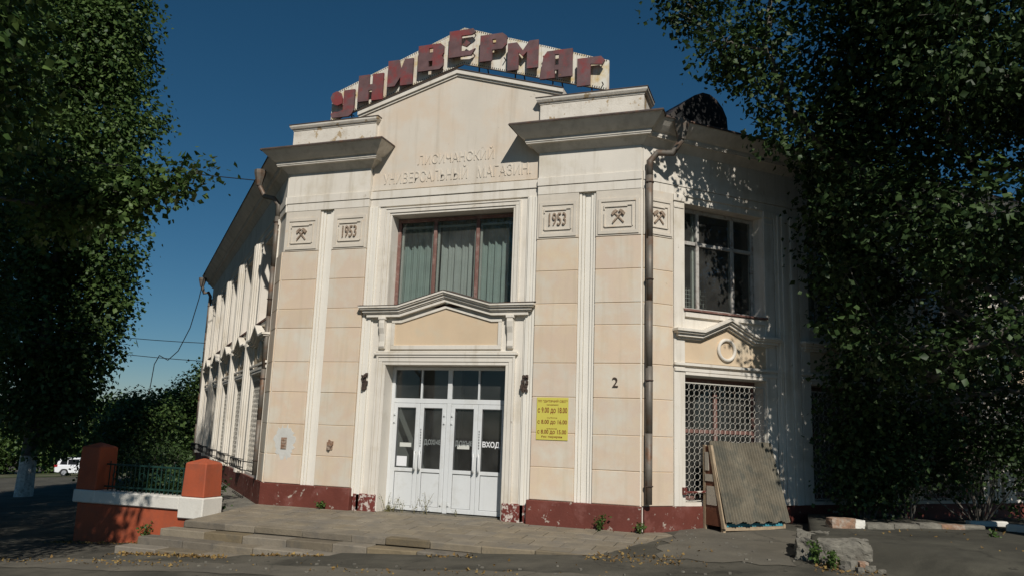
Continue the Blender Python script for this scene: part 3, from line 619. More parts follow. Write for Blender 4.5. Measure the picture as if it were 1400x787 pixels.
# rainwater pipes
def ring(fr, s, d, z, r): return [fr.P(s+r*math.cos(t*math.pi/6), d+r*math.sin(t*math.pi/6), z) for t in range(13)]
def downpipe(fr, s, d, ztop, zbot, fs, fd, bend, par=ST, r=.062, funnel=True):
    m = B(); zb = ztop-.12
    m.tube([fr.P(fs, fd, ztop-.02), fr.P(fs, fd-.02, zb-.06), fr.P(s+(fs-s)*.75, d+(fd-d)*.7, zb-.28), fr.P(s+(fs-s)*.25, d+(fd-d)*.25, bend+.15), fr.P(s, d, bend), fr.P(s, d, bend-.3)], [r, r, r, r, r, r], 12)
    n = 5
    for i in range(n):
        za = bend-.3+(zbot-bend+.3)*i/n; zc = bend-.3+(zbot-bend+.3)*(i+1)/n; m.tube([fr.P(s+.004*(i % 2), d, za+.03), fr.P(s+.004*(i % 2), d, zc)], [r*1.03, r*.98], 12)
    p = m.build('drainpipe', 'pipe', par, smooth=True)
    if funnel:
        m = B(); m.tube([fr.P(fs, fd, ztop-.16), fr.P(fs, fd, ztop-.02), fr.P(fs, fd, ztop+.12), fr.P(fs, fd, ztop+.20)], [r*1.15, r*1.7, r*2.3, r*2.35], 8); m.build('hopper', 'pipe', p)
    for z in np.linspace(zbot+.3, bend-.4, 4):
        m = B(); m.tube(ring(fr, s, d, z, r*1.12), .012, 5, False); m.box(fr, s-.012, s+.012, 0, d-r*.9, z-.012, z+.012); m.build('pipe_bracket', 'rust', p)
downpipe(FR, .09, .125, 7.08, .50, .50, .52, 6.55)
downpipe(FL, .76, .075, 7.0, .55, 1.0, .50, 6.40, r=.055)
downpipe(FL, LENW-.1, .11, 7.0, .3, LENW-.1, .46, 6.5)
# odd fixtures on the front
def lump(fr, s, z, d, w, h, seed, name, m_, par):
    rnd = random.Random(seed); m = B()
    for i in range(34):
        a = s+rnd.uniform(-w, w); zz = z+rnd.uniform(-h, h); q = rnd.uniform(.008, .022); m.box(fr, a-q, a+q, d, d+rnd.uniform(.02, .06), zz-q*1.5, zz+q*1.5)
    return m.build(name, m_, par, kind=None)
lump(FF, -1.665, 2.50, -.05, .055, .15, 3, 'wall_lamp_bracket', 'rust', ST); lump(FF, 1.665, 2.50, -.05, .055, .15, 4, 'wall_lamp_bracket', 'rust', ST)
m = B(); rnd = random.Random(5); poly = [(-3.38+.25*math.cos(t)*(1+rnd.uniform(-.22, .16)), 1.27+.33*math.sin(t)*(1+rnd.uniform(-.2, .15))) for t in np.linspace(0, 2*math.pi, 43)[:-1]]
m.prism(FF, poly, -.01, .003); pt_ = m.build('plaster_patch', 'mortar', ST)
m = B(); m.box(FF, -3.455, -3.325, -.01, .012, 1.13, 1.36); m.build('open_box', 'brick', pt_)
for k in range(4): m = B(); m.box(FF, -3.445, -3.335, .012, .022, 1.14+k*.055, 1.18+k*.055); m.build('brick', 'brick', pt_)
lump(FF, -2.31, 1.245, -.002, .045, .09, 8, 'bare_patch', 'brick', ST)
m = B(); m.box(FR, .86, .92, .03, .10, .66, .78); m.tube([FR.P(.90, .08, .70), FR.P(1.02, .12, .70), FR.P(1.5, .12, .72)], .02, 6); m.build('window_bar', 'plinthworn', ST)
# window guards on the left wing
for k in range(NB):
    s0 = U+k*PITCHW+.3; s1 = s0+1.8; m = B()
    for z in (.60, .78): m.tube([FL.P(s0, .05, z), FL.P(s0, .34, z+.05), FL.P(s1, .34, z+.05), FL.P(s1, .05, z)], .012, 5)
    for i in range(7):
        a = s0+(s1-s0)*i/6; m.tube([FL.P(a, .34, .65), FL.P(a+.13, .34, .83)], .009, 4); m.tube([FL.P(a+.13, .34, .65), FL.P(a, .34, .83)], .009, 4)
    m.build('window_guard', 'black', ST)

# things inside the right-wing room, seen through the glass
def rack(s, d, z, label):
    e = empty('wire_rack', FR.P(s, d, z), label, 'rack')
    for i in range(9): m = B(); m.tube([FR.P(s-.28+.07*i, d, z), FR.P(s-.28+.07*i, d, z+.95)], .006, 4); m.build('upright_wire', 'whiteiron', e)
    for i in range(12): m = B(); m.tube([FR.P(s-.28, d, z+.08*i+.03), FR.P(s+.28, d, z+.08*i+.03)], .006, 4); m.build('cross_wire', 'whiteiron', e)
rack(1.25, -.75, 3.6, 'white wire display rack behind the upper window by the drainpipe, at its left post')
rack(1.95, -.95, 3.6, 'white wire display rack behind the middle pane of the upper window by the drainpipe')

# ------------------------------------------------------------------ roof sign
SG = empty('roof_sign', (0, .3, 8.2), 'white pitched rooftop signboard with maroon letters УНИВЕРМАГ on struts above the gable', 'sign')
SBOT = lambda x: 9.12-(9.12-8.18)*abs(x)/3.09
STOP = lambda x: 9.93-(9.93-8.80)*abs(x)/3.09
FS = Fr((0, .3, 0), (1, 0, 0), (0, -1, 0))
xs = [-3.1, -2.42, -1.72, -1.02, -.31, 0, .38, 1.03, 1.71, 2.45, 3.1]
xs = [x for x in xs if x != 0]
for a, bb in zip(xs, xs[1:]):
    if a < 0 < bb: poly = [(a+.003, SBOT(a)), (0, SBOT(0)), (bb-.003, SBOT(bb)), (bb-.003, STOP(bb)), (0, STOP(0)), (a+.003, STOP(a))]
    else: poly = [(a+.003, SBOT(a)), (bb-.003, SBOT(bb)), (bb-.003, STOP(bb)), (a+.003, STOP(a))]
    m = B(); m.prism(FS, poly, -.05+random.uniform(-.004, .004), random.uniform(-.004, .004)); m.build('sign_panel', 'board', SG)
m = B()
for f_, o_ in ((STOP, -.022), (SBOT, .022)):
    x = -3.08
    while x < 3.08: z = f_(x)+o_; m.box(FS, x, x+.016, .003, .008, z-.011, z+.011); x += .045
m.build('edge_rivets', 'black', SG, kind='stuff')
for x in (-2.9, -2.1, -1.2, -.45, .35, 1.15, 1.95, 2.75):
    zb = (8.2-.30*abs(x)+.62) if abs(x) < 2.2 else 7.98
    m = B(); m.tube([(x, .36, zb), (x, .36, SBOT(x)+.4)], .016, 6); m.tube([(x+.06, .40, SBOT(x)+.5), (x+.22, 1.25, 7.55)], .015, 6); m.build('strut', 'rust', SG)
m = B()
for sg in (-1, 1): m.tube([(sg*3.05, .375, SBOT(3.05)+.02), (sg*.02, .375, SBOT(0)+.02)], .02, 6); m.tube([(sg*3.05, .375, STOP(3.05)-.06), (sg*.02, .375, STOP(0)-.06)], .02, 6)
m.build('sign_rail', 'rust', SG)
# letters in unit boxes: list of solid polygons (x 0..1, y 0..1)
GL = {
 'У': [[(.50, .0), (.10, .0), (.04, .16), (.22, .22), (.34, .20), (.55, .26), (.55, .98), (1, .98), (1, .20), (.92, .07), (.80, .0)], [(.10, .52), (.30, .44), (.50, .50), (.50, .70), (.42, .90), (.25, .98), (.08, .92), (.0, .76)]],
 'Н': [[(0, 0), (.43, 0), (.43, 1), (0, 1)], [(.57, 0), (1, 0), (1, 1), (.57, 1)], [(.43, .40), (.57, .40), (.57, .62), (.43, .62)]],
 'И': [[(0, 0), (.30, 0), (.52, .34), (.52, .62), (.43, 1), (0, 1)], [(.52, .0), (1, 0), (1, 1), (.66, 1), (.52, .62)], ],
 'В': [[(0, 0), (.42, 0), (.42, 1), (.0, 1)], [(.42, 0), (.86, 0), (1, .12), (1, .40), (.94, .5), (1, .60), (1, .88), (.86, 1), (.42, 1), (.42, .86), (.58, .86), (.58, .66), (.42, .66), (.42, .36), (.58, .36), (.58, .14), (.42, .14)]],
 'Е': [[(0, 0), (.46, 0), (.46, 1), (0, 1)], [(.46, .78), (.84, .78), (1, .86), (.90, 1), (.46, 1)], [(.46, .0), (.86, .0), (1, .24), (.8, .17), (.46, .20)], [(.5, .42), (.66, .34), (.82, .46), (.66, .58)]],
 'Р': [[(0, 0), (.46, 0), (.46, 1), (0, 1)], [(.46, .40), (.84, .40), (1, .55), (1, .86), (.84, 1), (.46, 1), (.46, .80), (.60, .80), (.60, .62), (.46, .62)]],
 'М': [[(0, 0), (.36, 0), (.36, .62), (.5, .46), (.64, .62), (.64, 0), (1, 0), (1, 1), (.70, 1), (.5, .68), (.30, 1), (0, 1)]],
 'А': [[(0, 0), (.46, 0), (.46, .28), (.46, .74), (.46, 1), (.22, 1), (.10, .82)], [(.58, 0), (1, 0), (1, 1), (.58, 1)], [(.46, .28), (.58, .28), (.58, .46), (.46, .46)], [(.46, .84), (.58, .84), (.58, 1), (.46, 1)]],
 'Г': [[(0, 0), (.48, 0), (.48, 1), (0, 1)], [(.48, .76), (.92, .70), (1, .84), (.86, 1), (.48, 1)]],
}
for ch, x0, x1, z0, z1 in (('У', -3.04, -2.45, 8.17, 8.79), ('Н', -2.37, -1.77, 8.47, 9.07), ('И', -1.67, -1.08, 8.73, 9.32), ('В', -.97, -.385, 8.99, 9.57), ('Е', -.27, .325, 9.21, 9.80), ('Р', .43, 1.01, 9.03, 9.61), ('М', 1.04, 1.69, 8.76, 9.355), ('А', 1.735, 2.40, 8.49, 9.07), ('Г', 2.50, 3.05, 8.255, 8.83)):
    m = B(); n_ = B()
    for i, poly in enumerate(GL[ch]):
        pp = [(x0+(x1-x0)*a, z0+(z1-z0)*c) for a, c in poly]; m.prism(FS, pp, .105+.002*i, .150+.0023*i)
    lt = m.build('letter', 'letter', SG)
    for a in (x0+.05, x1-.06):
        for zp in (z0+.05, z1-.08): n_ = B(); n_.tube([FS.P(a, -.002, zp), FS.P(a, .106, zp)], .012, 5); n_.build('letter_peg', 'letterside', lt)

# ------------------------------------------------------------------ notice and house number
NT = empty('opening_hours_notice', FF.P(2.22, .003, 1.51), 'yellow opening-hours notice with brown lettering on the wall beside the doors', 'notice')
m = B(); m.box(FF, 1.925, 2.512, .003, .012, 1.51, 2.26); m.build('notice_board', 'yellow', NT)
for t, s0, s1, z0, z1 in (('ПП "ДИТЯЧИЙ СВІТ"', 1.945, 2.50, 2.165, 2.225), ('щоденно', 2.11, 2.33, 2.115, 2.14), ('с 9.00 до 18.00', 1.945, 2.495, 1.965, 2.085), ('субота', 2.12, 2.31, 1.885, 1.91), ('с 8.00 до 16.00', 1.945, 2.495, 1.775, 1.865), ('неділя', 2.12, 2.31, 1.695, 1.72), ('с 8.00 до 15.00', 1.945, 2.485, 1.60, 1.69), ('без', 2.02, 2.12, 1.548, 1.585), ('перерви', 2.15, 2.41, 1.538, 1.578)):
    m = B(); m.text(FF, t, s0, s1, z0, z1, .0115, .0135, bold=.022); m.build('notice_lettering', 'print', NT)
m = B(); m.text(FF, '2', 3.305, 3.405, 2.465, 2.635, .001, .022); m.build('house_number', 'rust', label='dark metal house number 2 fixed to the cream wall near the drainpipe', cat='house number')

# ------------------------------------------------------------------ lean-to cabinet with corrugated cover
CB = empty('lean_to_cabinet', FR.P(2.08, .35, -.02), 'old wooden lean-to cabinet with corrugated grey cover under the grilled window', 'cabinet')
c0, c1 = 1.30, 2.70
for s in (c0, c1-.05):
    for d, z1 in ((.06, 1.52), (.52, .30)):
        zg = gz(*FR.P(s, d, 0).xy)-.01; m = B(); m.box(FR, s, s+.05, d, d+.06, zg, z1); m.build('leg', 'wood', CB)
for s, nm in ((c0+.004, 1), (c1-.03, 0)):
    m = B(); m.side(FR, [(.07, .16), (.56, .16), (.22, 1.5), (.07, 1.5)], s, s+.022); sp = m.build('side_panel', 'woodbrown', CB)
    if nm:
        for z0, z1, d0, d1 in ((.50, .82, .16, .42), (.90, 1.02, .12, .34), (1.08, 1.4, .12, .22)): m = B(); m.box(FR, s-.012, s+.004, d0, d1, z0, z1); m.build('inset_board', 'woodpaint', sp)
        m = B(); m.side(FR, [(.56, .14), (.63, .14), (.29, 1.52), (.22, 1.52)], s-.02, s+.03); m.build('sloping_rail', 'wood', sp)
m = B(); m.box(FR, c0+.03, c1-.03, .53, .575, .10, .155); m.build('front_rail', 'wood', CB)
m = B(); m.box(FR, c0+.04, c1-.04, .52, .56, .16, .215); m.build('front_board', 'blueboard', CB)
m = B(); m.box(FR, c0+.03, c1-.035, .075, .095, .16, 1.5); m.build('back_panel', 'woodbrown', CB)
cor = B(); n = 192; NW = 24; lo_ = (.64, .235); hi_ = (.20, 1.585)
nrm = Vector((hi_[1]-lo_[1], lo_[0]-hi_[0])).normalized()
for th in (0, -.008):
    for j in range(7):
        t = j/6
        for i in range(n+1):
            x = i/n; w = (.021+.004*math.sin(x*11))*math.cos(2*math.pi*NW*x)+th+.006*math.sin(t*3+x*4); sk_ = .10*(t*t-.15)*.4
            d = lo_[0]+(hi_[0]-lo_[0])*t+nrm.x*w; z = lo_[1]+(hi_[1]-lo_[1])*t+nrm.y*w
            edge = .02*math.sin(x*31)*(j == 0)
            cor.v.append(tuple(FR.P(c0-.0+(c1-c0+.06-.04*t)*x, d+.02*math.sin(x*5.3+t*2), z+edge+.012*math.sin(x*9)*(j == 6))))
k = n+1
for h in (0, 7*k): cor.f += [(h+j*k+i, h+j*k+i+1, h+(j+1)*k+i+1, h+(j+1)*k+i) for j in range(6) for i in range(n)]
cor.f += [(i, i+1, 7*k+i+1, 7*k+i) for i in range(n)]+[(6*k+i, 6*k+i+1, 13*k+i+1, 13*k+i) for i in range(n)]
cor.build('corrugated_cover', 'slate', CB)

# ------------------------------------------------------------------ orange boundary wall, fence
BW = empty('boundary_wall', (-5.4, -1.5, -.7), 'orange boundary wall with white band and square pillars beside the steps', 'wall')
m = B(); m.box(FF, -6.9, -3.9, 1.28, 1.58, -1.3, -.0); m.build('wall_body', 'orange', BW, bevel=.02)
m = B(); m.box(FF, -6.95, -4.41, 1.22, 1.63, .001, .235); m.build('white_band', 'lime', BW, bevel=.02)
for x0, x1, y0, y1, zt, zb in ((-4.42, -3.86, 1.10, 1.645, .245, -.14), (-6.97, -6.42, 1.10, 1.645, .242, 0.0)):
    m = B(); m.box(FF, x0, x1, y0, y1, zb, zt); m.build('pillar_base', 'lime', BW, bevel=.02)
    z1 = .86 if x0 > -5 else 1.06; ins = .025
    m = B(); a, bb, c, e = x0+ins, x1-ins, y0+ins, y1-ins; tp = .018
    P = [FF.P(x, y, zt) for x, y in ((a, c), (bb, c), (bb, e), (a, e))]+[FF.P(x, y, z1) for x, y in ((a+tp, c+tp), (bb-tp, c+tp), (bb-tp, e-tp), (a+tp, e-tp))]+[FF.P((a+bb)/2, (c+e)/2, z1+.09)]
    m.add(P, [(0, 1, 2, 3), (0, 4, 5, 1), (1, 5, 6, 2), (2, 6, 7, 3), (3, 7, 4, 0), (4, 8, 5), (5, 8, 6), (6, 8, 7), (7, 8, 4)]); m.build('pillar', 'orange', BW, bevel=.018)
FN = empty('iron_fence', (-5.4, -1.4, .235), 'low green iron fence between the two orange pillars', 'fence')
for z in (.30, .72): m = B(); m.box(FF, -6.44, -4.40, 1.385, 1.415, z, z+.03); m.build('rail', 'green', FN)
for i in range(19):
    x = -6.36+i*.105; m = B(); m.box(FF, x, x+.016, 1.392, 1.408, .225, .80 if i % 3 == 0 else .74); m.build('bar', 'green', FN)
for i in range(6):
    m = B(); cx = -6.2+i*.33; m.tube([FF.P(cx+.07*math.cos(t*math.pi/5), 1.40, .53+.07*math.sin(t*math.pi/5)) for t in range(11)], .008, 4, False); m.build('scroll', 'green', FN)

# ------------------------------------------------------------------ raised platform, broken kerb, rubble
pf = B(); X0 = 6.50
def pz(x, y):
    top = .30-.125*max(0., -1.45-y)+.05*ss(-3, -6, y)*0; edge = X0+.25+max(0., -1.45-y)*1.1; k = 1-(1-ss(edge-.1, edge+.8, x))*ss(-1.35, -1.6, y)
    lo = gz(x, y)-.03; return lo+max(0, top-lo)*k+.010*math.sin(x*3+y*2)*math.sin(y*1.7)
pxs = [X0+.15*i for i in range(50)]+[X0+7.5+.5*i for i in range(14)]; pys = [-4.6+.15*i for i in range(52)]
n = len(pxs); pf.v = [(x, y, pz(x, y)) for y in pys for x in pxs]; pf.f = [(j*n+i, j*n+i+1, (j+1)*n+i+1, (j+1)*n+i) for j in range(len(pys)-1) for i in range(n-1)]
k0 = len(pf.v)                                     # left side and back skirts
pf.v += [(pf.v[j*n][0], pf.v[j*n][1], -.4) for j in range(len(pys))]; pf.f += [(j*n, (j+1)*n, k0+j+1, k0+j) for j in range(len(pys)-1)]
k1 = len(pf.v); e = (len(pys)-1)*n; pf.v += [(pf.v[e+i][0], pf.v[e+i][1], -.4) for i in range(n)]; pf.f += [(e+i, e+i+1, k1+i+1, k1+i) for i in range(n-1)]
pf.build('raised_platform', 'asphalt2', kind='structure', smooth=True)
from mathutils import noise as mnoise
def rock(name, c, size, seed, m, label, cat, group=None, rot=0, rough=.16, sub=3, rnd_=.35):
    bm = bmesh.new(); bmesh.ops.create_cube(bm, size=1); bmesh.ops.subdivide_edges(bm, edges=bm.edges[:], cuts=sub, use_grid_fill=True); off = Vector((seed*3.7, seed*1.3, seed*.9)); mn = min(size)
    for v in bm.verts:
        p = v.co*2; q = p.normalized()*1.15; p = p.lerp(q, rnd_*.6)*.5; v.co = Vector((p.x*size[0], p.y*size[1], p.z*size[2]))
        d = mnoise.noise_vector(v.co*(1.1/mn)+off)*.6+mnoise.noise_vector(v.co*(3.2/mn)+off)*.4+mnoise.noise_vector(v.co*(8/mn)+off)*.22; v.co += d*rough*mn
    me = bpy.data.meshes.new(name); bm.to_mesh(me); bm.free(); me.materials.append(MT[m])
    o = bpy.data.objects.new(name, me); COL.objects.link(o); o.location = c; o.rotation_euler = (0, 0, rot); return tag(o, label, cat, group)
rock('concrete_block', (6.52, -.92, .03), (.46, 1.2, .52), 1, 'concrete', 'rough weathered concrete block at the platform corner near the lean-to cabinet', 'concrete block', rot=-.06, rough=.2, sub=17, rnd_=.15)
rock('concrete_lump', (6.90, -1.48, .15), (.72, .46, .33), 2, 'concrete', 'pale rounded concrete lump over the brick rubble at the platform corner', 'concrete block', rot=.1, rough=.22, sub=15, rnd_=.45)
for i, (x, y, s) in enumerate(((6.78, -1.80, .13), (6.95, -1.86, .15), (7.1, -1.78, .13), (7.2, -1.95, .10), (6.88, -2.0, .09), (7.06, -2.06, .09), (7.33, -2.02, .07))):
    rock('rubble_stone', (x, y, gz(x, y)+s*.3), (s*1.3, s, s*.8), 20+i, 'brick' if i in (0, 2) else 'concrete', 'loose broken brick or concrete stone in the rubble below the platform corner', 'stone', 'rubble stones at the platform corner', rot=i, rough=.2)
xk = 6.75
for i, (w, h, mm) in enumerate(((.42, .20, 'brick'), (.20, .17, 'lime'), (.5, .12, 'concrete'), (.46, .10, 'concrete'), (.42, .11, 'concrete'), (.44, .09, 'brick'), (.40, .08, 'concrete'))):
    yk = .35+.55*(xk-6.75)*1.2
    rock('kerb_stone', (xk+w/2, yk, pz(xk, yk)+h*.25), (w, .22, h), 40+i, mm, ('reddish broken kerb stone next to the small white stone on the platform edge', 'small white stone on the back edge of the raised platform', 'low crumbling kerb stone along the back edge of the raised platform')[min(i, 2)] if i != 5 else 'reddish low kerb stone among the grey ones at the platform back edge', 'kerb stone', 'kerb stones on the platform edge' if i >= 2 and i != 5 else None, rot=.5, rough=.14)
    xk += w*.86
def kerb(p, q, w, h, label):
    p, q = Vector(p), Vector(q); u = (q-p); L = u.length; u.normalize(); f = Fr(p, u, Vector((u.y, -u.x, 0)).normalized()); m = B(); m.box(f, 0, L, 0, w, 0, h); m.build('kerb_piece', 'lime', bevel=.02, label=label, cat='kerb stone', loc=p)
kerb((9.1, 2.5, .27), (9.75, 2.75, .28), .16, .10, 'short whitewashed kerb piece lying on the raised platform')
kerb((9.62, 1.85, .27), (10.9, 1.35, .28), .2, .14, 'long whitewashed kerb piece lying tilted on the raised platform')

# ------------------------------------------------------------------ foliage
def leaf_cloud(name, pts, size, m, parent=None, seed=1, label=None, kind=None, cat=None, group=None, loc=None, droop=.3, fold=.25, out=None, tint_lo=0., tint_hi=1., tone=None):
    rs = np.random.RandomState(seed); P = np.asarray(pts, float); n = len(P)
    nr = rs.normal(size=(n, 3)); nr[:, 2] = np.abs(nr[:, 2])*1.0+.35
    if out is not None: nr += out*.9
    nr /= np.linalg.norm(nr, axis=1)[:, None]
    t = rs.normal(size=(n, 3)); t[:, 2] -= droop; t -= nr*np.sum(nr*t, 1)[:, None]; t /= np.linalg.norm(t, axis=1)[:, None]+1e-9
    w = np.cross(nr, t); s = size*rs.uniform(.5, 1.3, (n, 1))
    a = P; c = P+t*s; l = P+t*s*.42+w*s*.42-nr*s*fold*.5; r = P+t*s*.42-w*s*.42-nr*s*fold*.5
    V = np.stack([a, l, c, r], 1).reshape(-1, 3)
    o = ORG[parent.name] if parent else Vector(loc or (0, 0, 0)); V = V-np.array([o.x, o.y, o.z])
    me = bpy.data.meshes.new(name); me.vertices.add(4*n); me.vertices.foreach_set('co', V.ravel())
    idx = (np.arange(n)[:, None]*4+np.array([0, 1, 2, 0, 2, 3])).ravel()
    me.loops.add(6*n); me.loops.foreach_set('vertex_index', idx.astype(np.int32)); me.polygons.add(2*n)
    me.polygons.foreach_set('loop_start', np.arange(0, 6*n, 3, dtype=np.int32))
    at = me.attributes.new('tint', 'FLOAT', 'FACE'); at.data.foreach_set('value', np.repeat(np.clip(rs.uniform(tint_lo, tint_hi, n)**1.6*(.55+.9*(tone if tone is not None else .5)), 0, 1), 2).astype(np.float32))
    me.update(calc_edges=True); me.materials.append(MT[m])
    ob = bpy.data.objects.new(name, me); COL.objects.link(ob)
    if parent: ob.parent = parent
    else: ob.location = o
    ORG[ob.name] = o; return tag(ob, label, cat, group, kind)
def sprigs(clumps, dens, leaf, seed, per=11, spread=None, shell=.55):
    """leaf positions: sprigs scattered in each ellipsoid (mostly its outer part), each sprig a handful of leaves"""
    rs = np.random.RandomState(seed); out = []; sp = spread or leaf*1.75; outs = []
    for (x, y, z, rx, ry, rz) in clumps:
        ns = max(3, int(dens*(rx*ry+ry*rz+rx*rz)/3*4))
        d = rs.normal(size=(ns, 3)); d /= np.linalg.norm(d, axis=1)[:, None]; rad = rs.uniform(shell**2, 1, ns)**.5*rs.uniform(.85, 1.05, ns)
        c = d*rad[:, None]*np.array([rx, ry, rz])+np.array([x, y, z])
        p = np.repeat(c, per, 0)+np.clip(rs.normal(size=(ns*per, 3)), -1.5, 1.5)*sp*np.array([1, 1, .8]); out.append(p); outs.append(np.repeat(d, per, 0))
    sprigs.tone = np.concatenate([np.full(len(o), rs.uniform(0, 1)) for o in out])*.6+np.repeat(rs.uniform(0, .4, sum(len(o) for o in out)//per), per)  # per-clump lit and dark masses painted into the leaf tint, plus sprig variation
    return np.concatenate(out), np.concatenate(outs)
def limb(m, a, b, r0_, r1_, rnd, n=6, sag=.0, wob=.12):
    a, b = Vector(a), Vector(b); L = (b-a).length; pts = []; rs_ = []
    for i in range(n+1):
        t = i/n; p = a.lerp(b, t)+Vector((0, 0, math.sin(t*math.pi)*L*sag))
        if 0 < i < n: p += Vector((rnd.uniform(-1, 1), rnd.uniform(-1, 1), rnd.uniform(-1, 1)))*L*wob*.4
        pts.append(p); rs_.append(r0_+(r1_-r0_)*t**.8)
    m.tube(pts, rs_, 7); return pts
def tree(name, base, H, clumps, leaf, dens, m, label, group, seed, r=.3, whitewash=0, per=11, shell=.55, trunk_top=None, bark='bark', twigs=True, spread=None, chain=None):
    rnd = random.Random(seed); e = empty(name, base, label, 'tree', group); b_ = Vector(base); tt = Vector(trunk_top) if trunk_top else b_+Vector((0, 0, H*.8))
    tr = B(); pts = []; N = 12
    for i in range(N+1):
        t = i/N; p = b_.lerp(tt, t)+Vector((math.sin(t*5+seed)*.12, math.cos(t*4+seed)*.12, 0))*t*2*(r/.3)*.5; pts.append(p)
    tr.tube([pts[0]-Vector((0, 0, .3))]+pts, [r*1.35]+[r*(1.15-1.05*(i/N)**.9)+.015 for i in range(N+1)], 10); tk = tr.build('trunk', bark, e, smooth=True)
    if whitewash:
        w = B(); q = [p for p in pts if p.z-b_.z < whitewash] or pts[:1]; top = b_.lerp(tt, whitewash/(tt-b_).length)
        w.tube([b_-Vector((0, 0, .1)), b_.lerp(top, .5), top], [r*1.32, r*1.21, r*1.15], 12); w.build('whitewash', 'barkwhite', tk)
    br = B()                                   # each clump hangs on the nearest limb nearer the trunk
    cc = sorted(clumps, key=lambda c: math.hypot(c[0]-b_.x, c[1]-b_.y)+.25*abs(c[2]-b_.z-H*.4)); nodes = [(p, None) for p in pts[2:]]; links = []
    for c in cc:
        q = Vector(c[:3]); best = None
        for k, (p, _) in enumerate(nodes):
            v = q-p; cost = v.length*(1.25 if k < len(pts)-2 else 1.)+max(0., -v.z)*1.2
            if best is None or cost < best[0]: best = (cost, k)
        links.append(best[1]); nodes.append((q, c))
    nt_ = len(pts)-2; cnt = [1]*len(cc)
    for i in range(len(cc)-1, -1, -1):
        if links[i] >= nt_: cnt[links[i]-nt_] += cnt[i]
    for i, c in enumerate(cc):
        rb = min(r*.5, .016*math.sqrt(cnt[i])*(r/.3)+.006); ps = limb(br, nodes[links[i]][0], c[:3], rb, max(.008, rb*.7 if cnt[i] > 1 else .008), rnd, sag=.05)
        if twigs:
            for _ in range(4):
                d = Vector((rnd.gauss(0, 1), rnd.gauss(0, 1), rnd.gauss(.3, 1))).normalized(); limb(br, ps[rnd.randint(3, 6)], Vector(c[:3])+Vector((d.x*c[3], d.y*c[4], d.z*c[5]))*.85, .007, .003, rnd, 4, .03)
    if chain:
        pv = pts[max(1, int((chain[0][2]-1.2-b_.z)/(tt.z-b_.z)*N))]; rc = .05
        for c in chain:
            limb(br, pv, c[:3], rc, rc*.75, rnd, 4, .02, .08); pv = c[:3]; rc *= .72
            for i in range(4): d = Vector((rnd.gauss(0, 1), rnd.gauss(0, 1), rnd.gauss(.3, 1))).normalized(); limb(br, c[:3], Vector(c[:3])+Vector((d.x*c[3], d.y*c[4], d.z*c[5]))*.9, .006, .003, rnd, 3)
        clumps = list(clumps)+chain*3
    br.build('branches', bark, e, smooth=True)
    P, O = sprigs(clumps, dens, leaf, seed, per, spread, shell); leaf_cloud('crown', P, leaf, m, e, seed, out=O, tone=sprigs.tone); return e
def column(cx, cy, z0, z1, rad, n, seed, jit=.25, size=.9):
    rnd = random.Random(seed); out = []
    for i in range(n):
        t = (i+.5)/n; z = z0+(z1-z0)*t; a = i*2.4+rnd.uniform(-.4, .4); R = rad(t)*rnd.uniform(.35, .85); s = size*rnd.uniform(.75, 1.25)
        out.append((cx+R*math.cos(a), cy+R*math.sin(a), z, s, s, s*rnd.uniform(.9, 1.3)))
    return out
# near poplar just outside the frame on the left: its crown hangs into view and shades the wall
clA = column(-4.75, -8.3, 4.6, 18, lambda t: 3.0*(.78+.5*t-.6*t*t), 46, 11, size=1.0)
clA += [(-3.2, -7.4, 6.3, .85, .85, .7), (-3.5, -7.2, 5.5, .7, .7, .6), (-3.2, -8.9, 5.6, .7, .7, .6), (-2.6, -8.6, 6.3, .75, .75, .6), (-2.0, -8.5, 6.9, .7, .7, .6), (-1.9, -8.3, 5.9, .55, .55, .45), (-2.9, -8.5, 7.6, .9, .9, .8), (-2.2, -8.6, 8.2, .8, .8, .7)]
BRA = [(-5.4, -6.2, 4.9, .7, .7, .6), (-4.5, -4.91, 4.80, .55, .55, .5), (-3.88, -4.69, 4.97, .5, .5, .4), (-3.49, -4.52, 5.11, .42, .42, .34), (-3.09, -4.46, 5.22, .34, .34, .25), (-2.70, -4.40, 5.34, .27, .27, .2), (-2.30, -4.35, 5.42, .17, .17, .13), (-3.54, -4.57, 4.80, .34, .34, .2)]
tree('poplar_tree', (-4.8, -8.6, gz(-4.8, -8.6)), 18, clA, .118, 25, 'leafA', 'tall leafy poplar whose branch reaches over the street towards the store gutter', None, 11, r=.28, chain=BRA)
# more of the street row further down, their crowns at the frame's edge
for i, (x, y, lb) in enumerate(((-13.2, -2.6, 'second poplar of the street row, behind the one with the reaching branch'), (-20.9, 3.9, 'third poplar of the street row, just before the one with the whitewashed trunk'))):
    tree('poplar_tree', (x, y, gz(x, y)), 19, column(x, y, gz(x, y)+2.6, 19, lambda t: 3.2*(.7+.7*t-.85*t*t), 44, 13+i, size=1.3), .17, 20, 'leafA', lb, None, 13+i, r=.28, per=10)
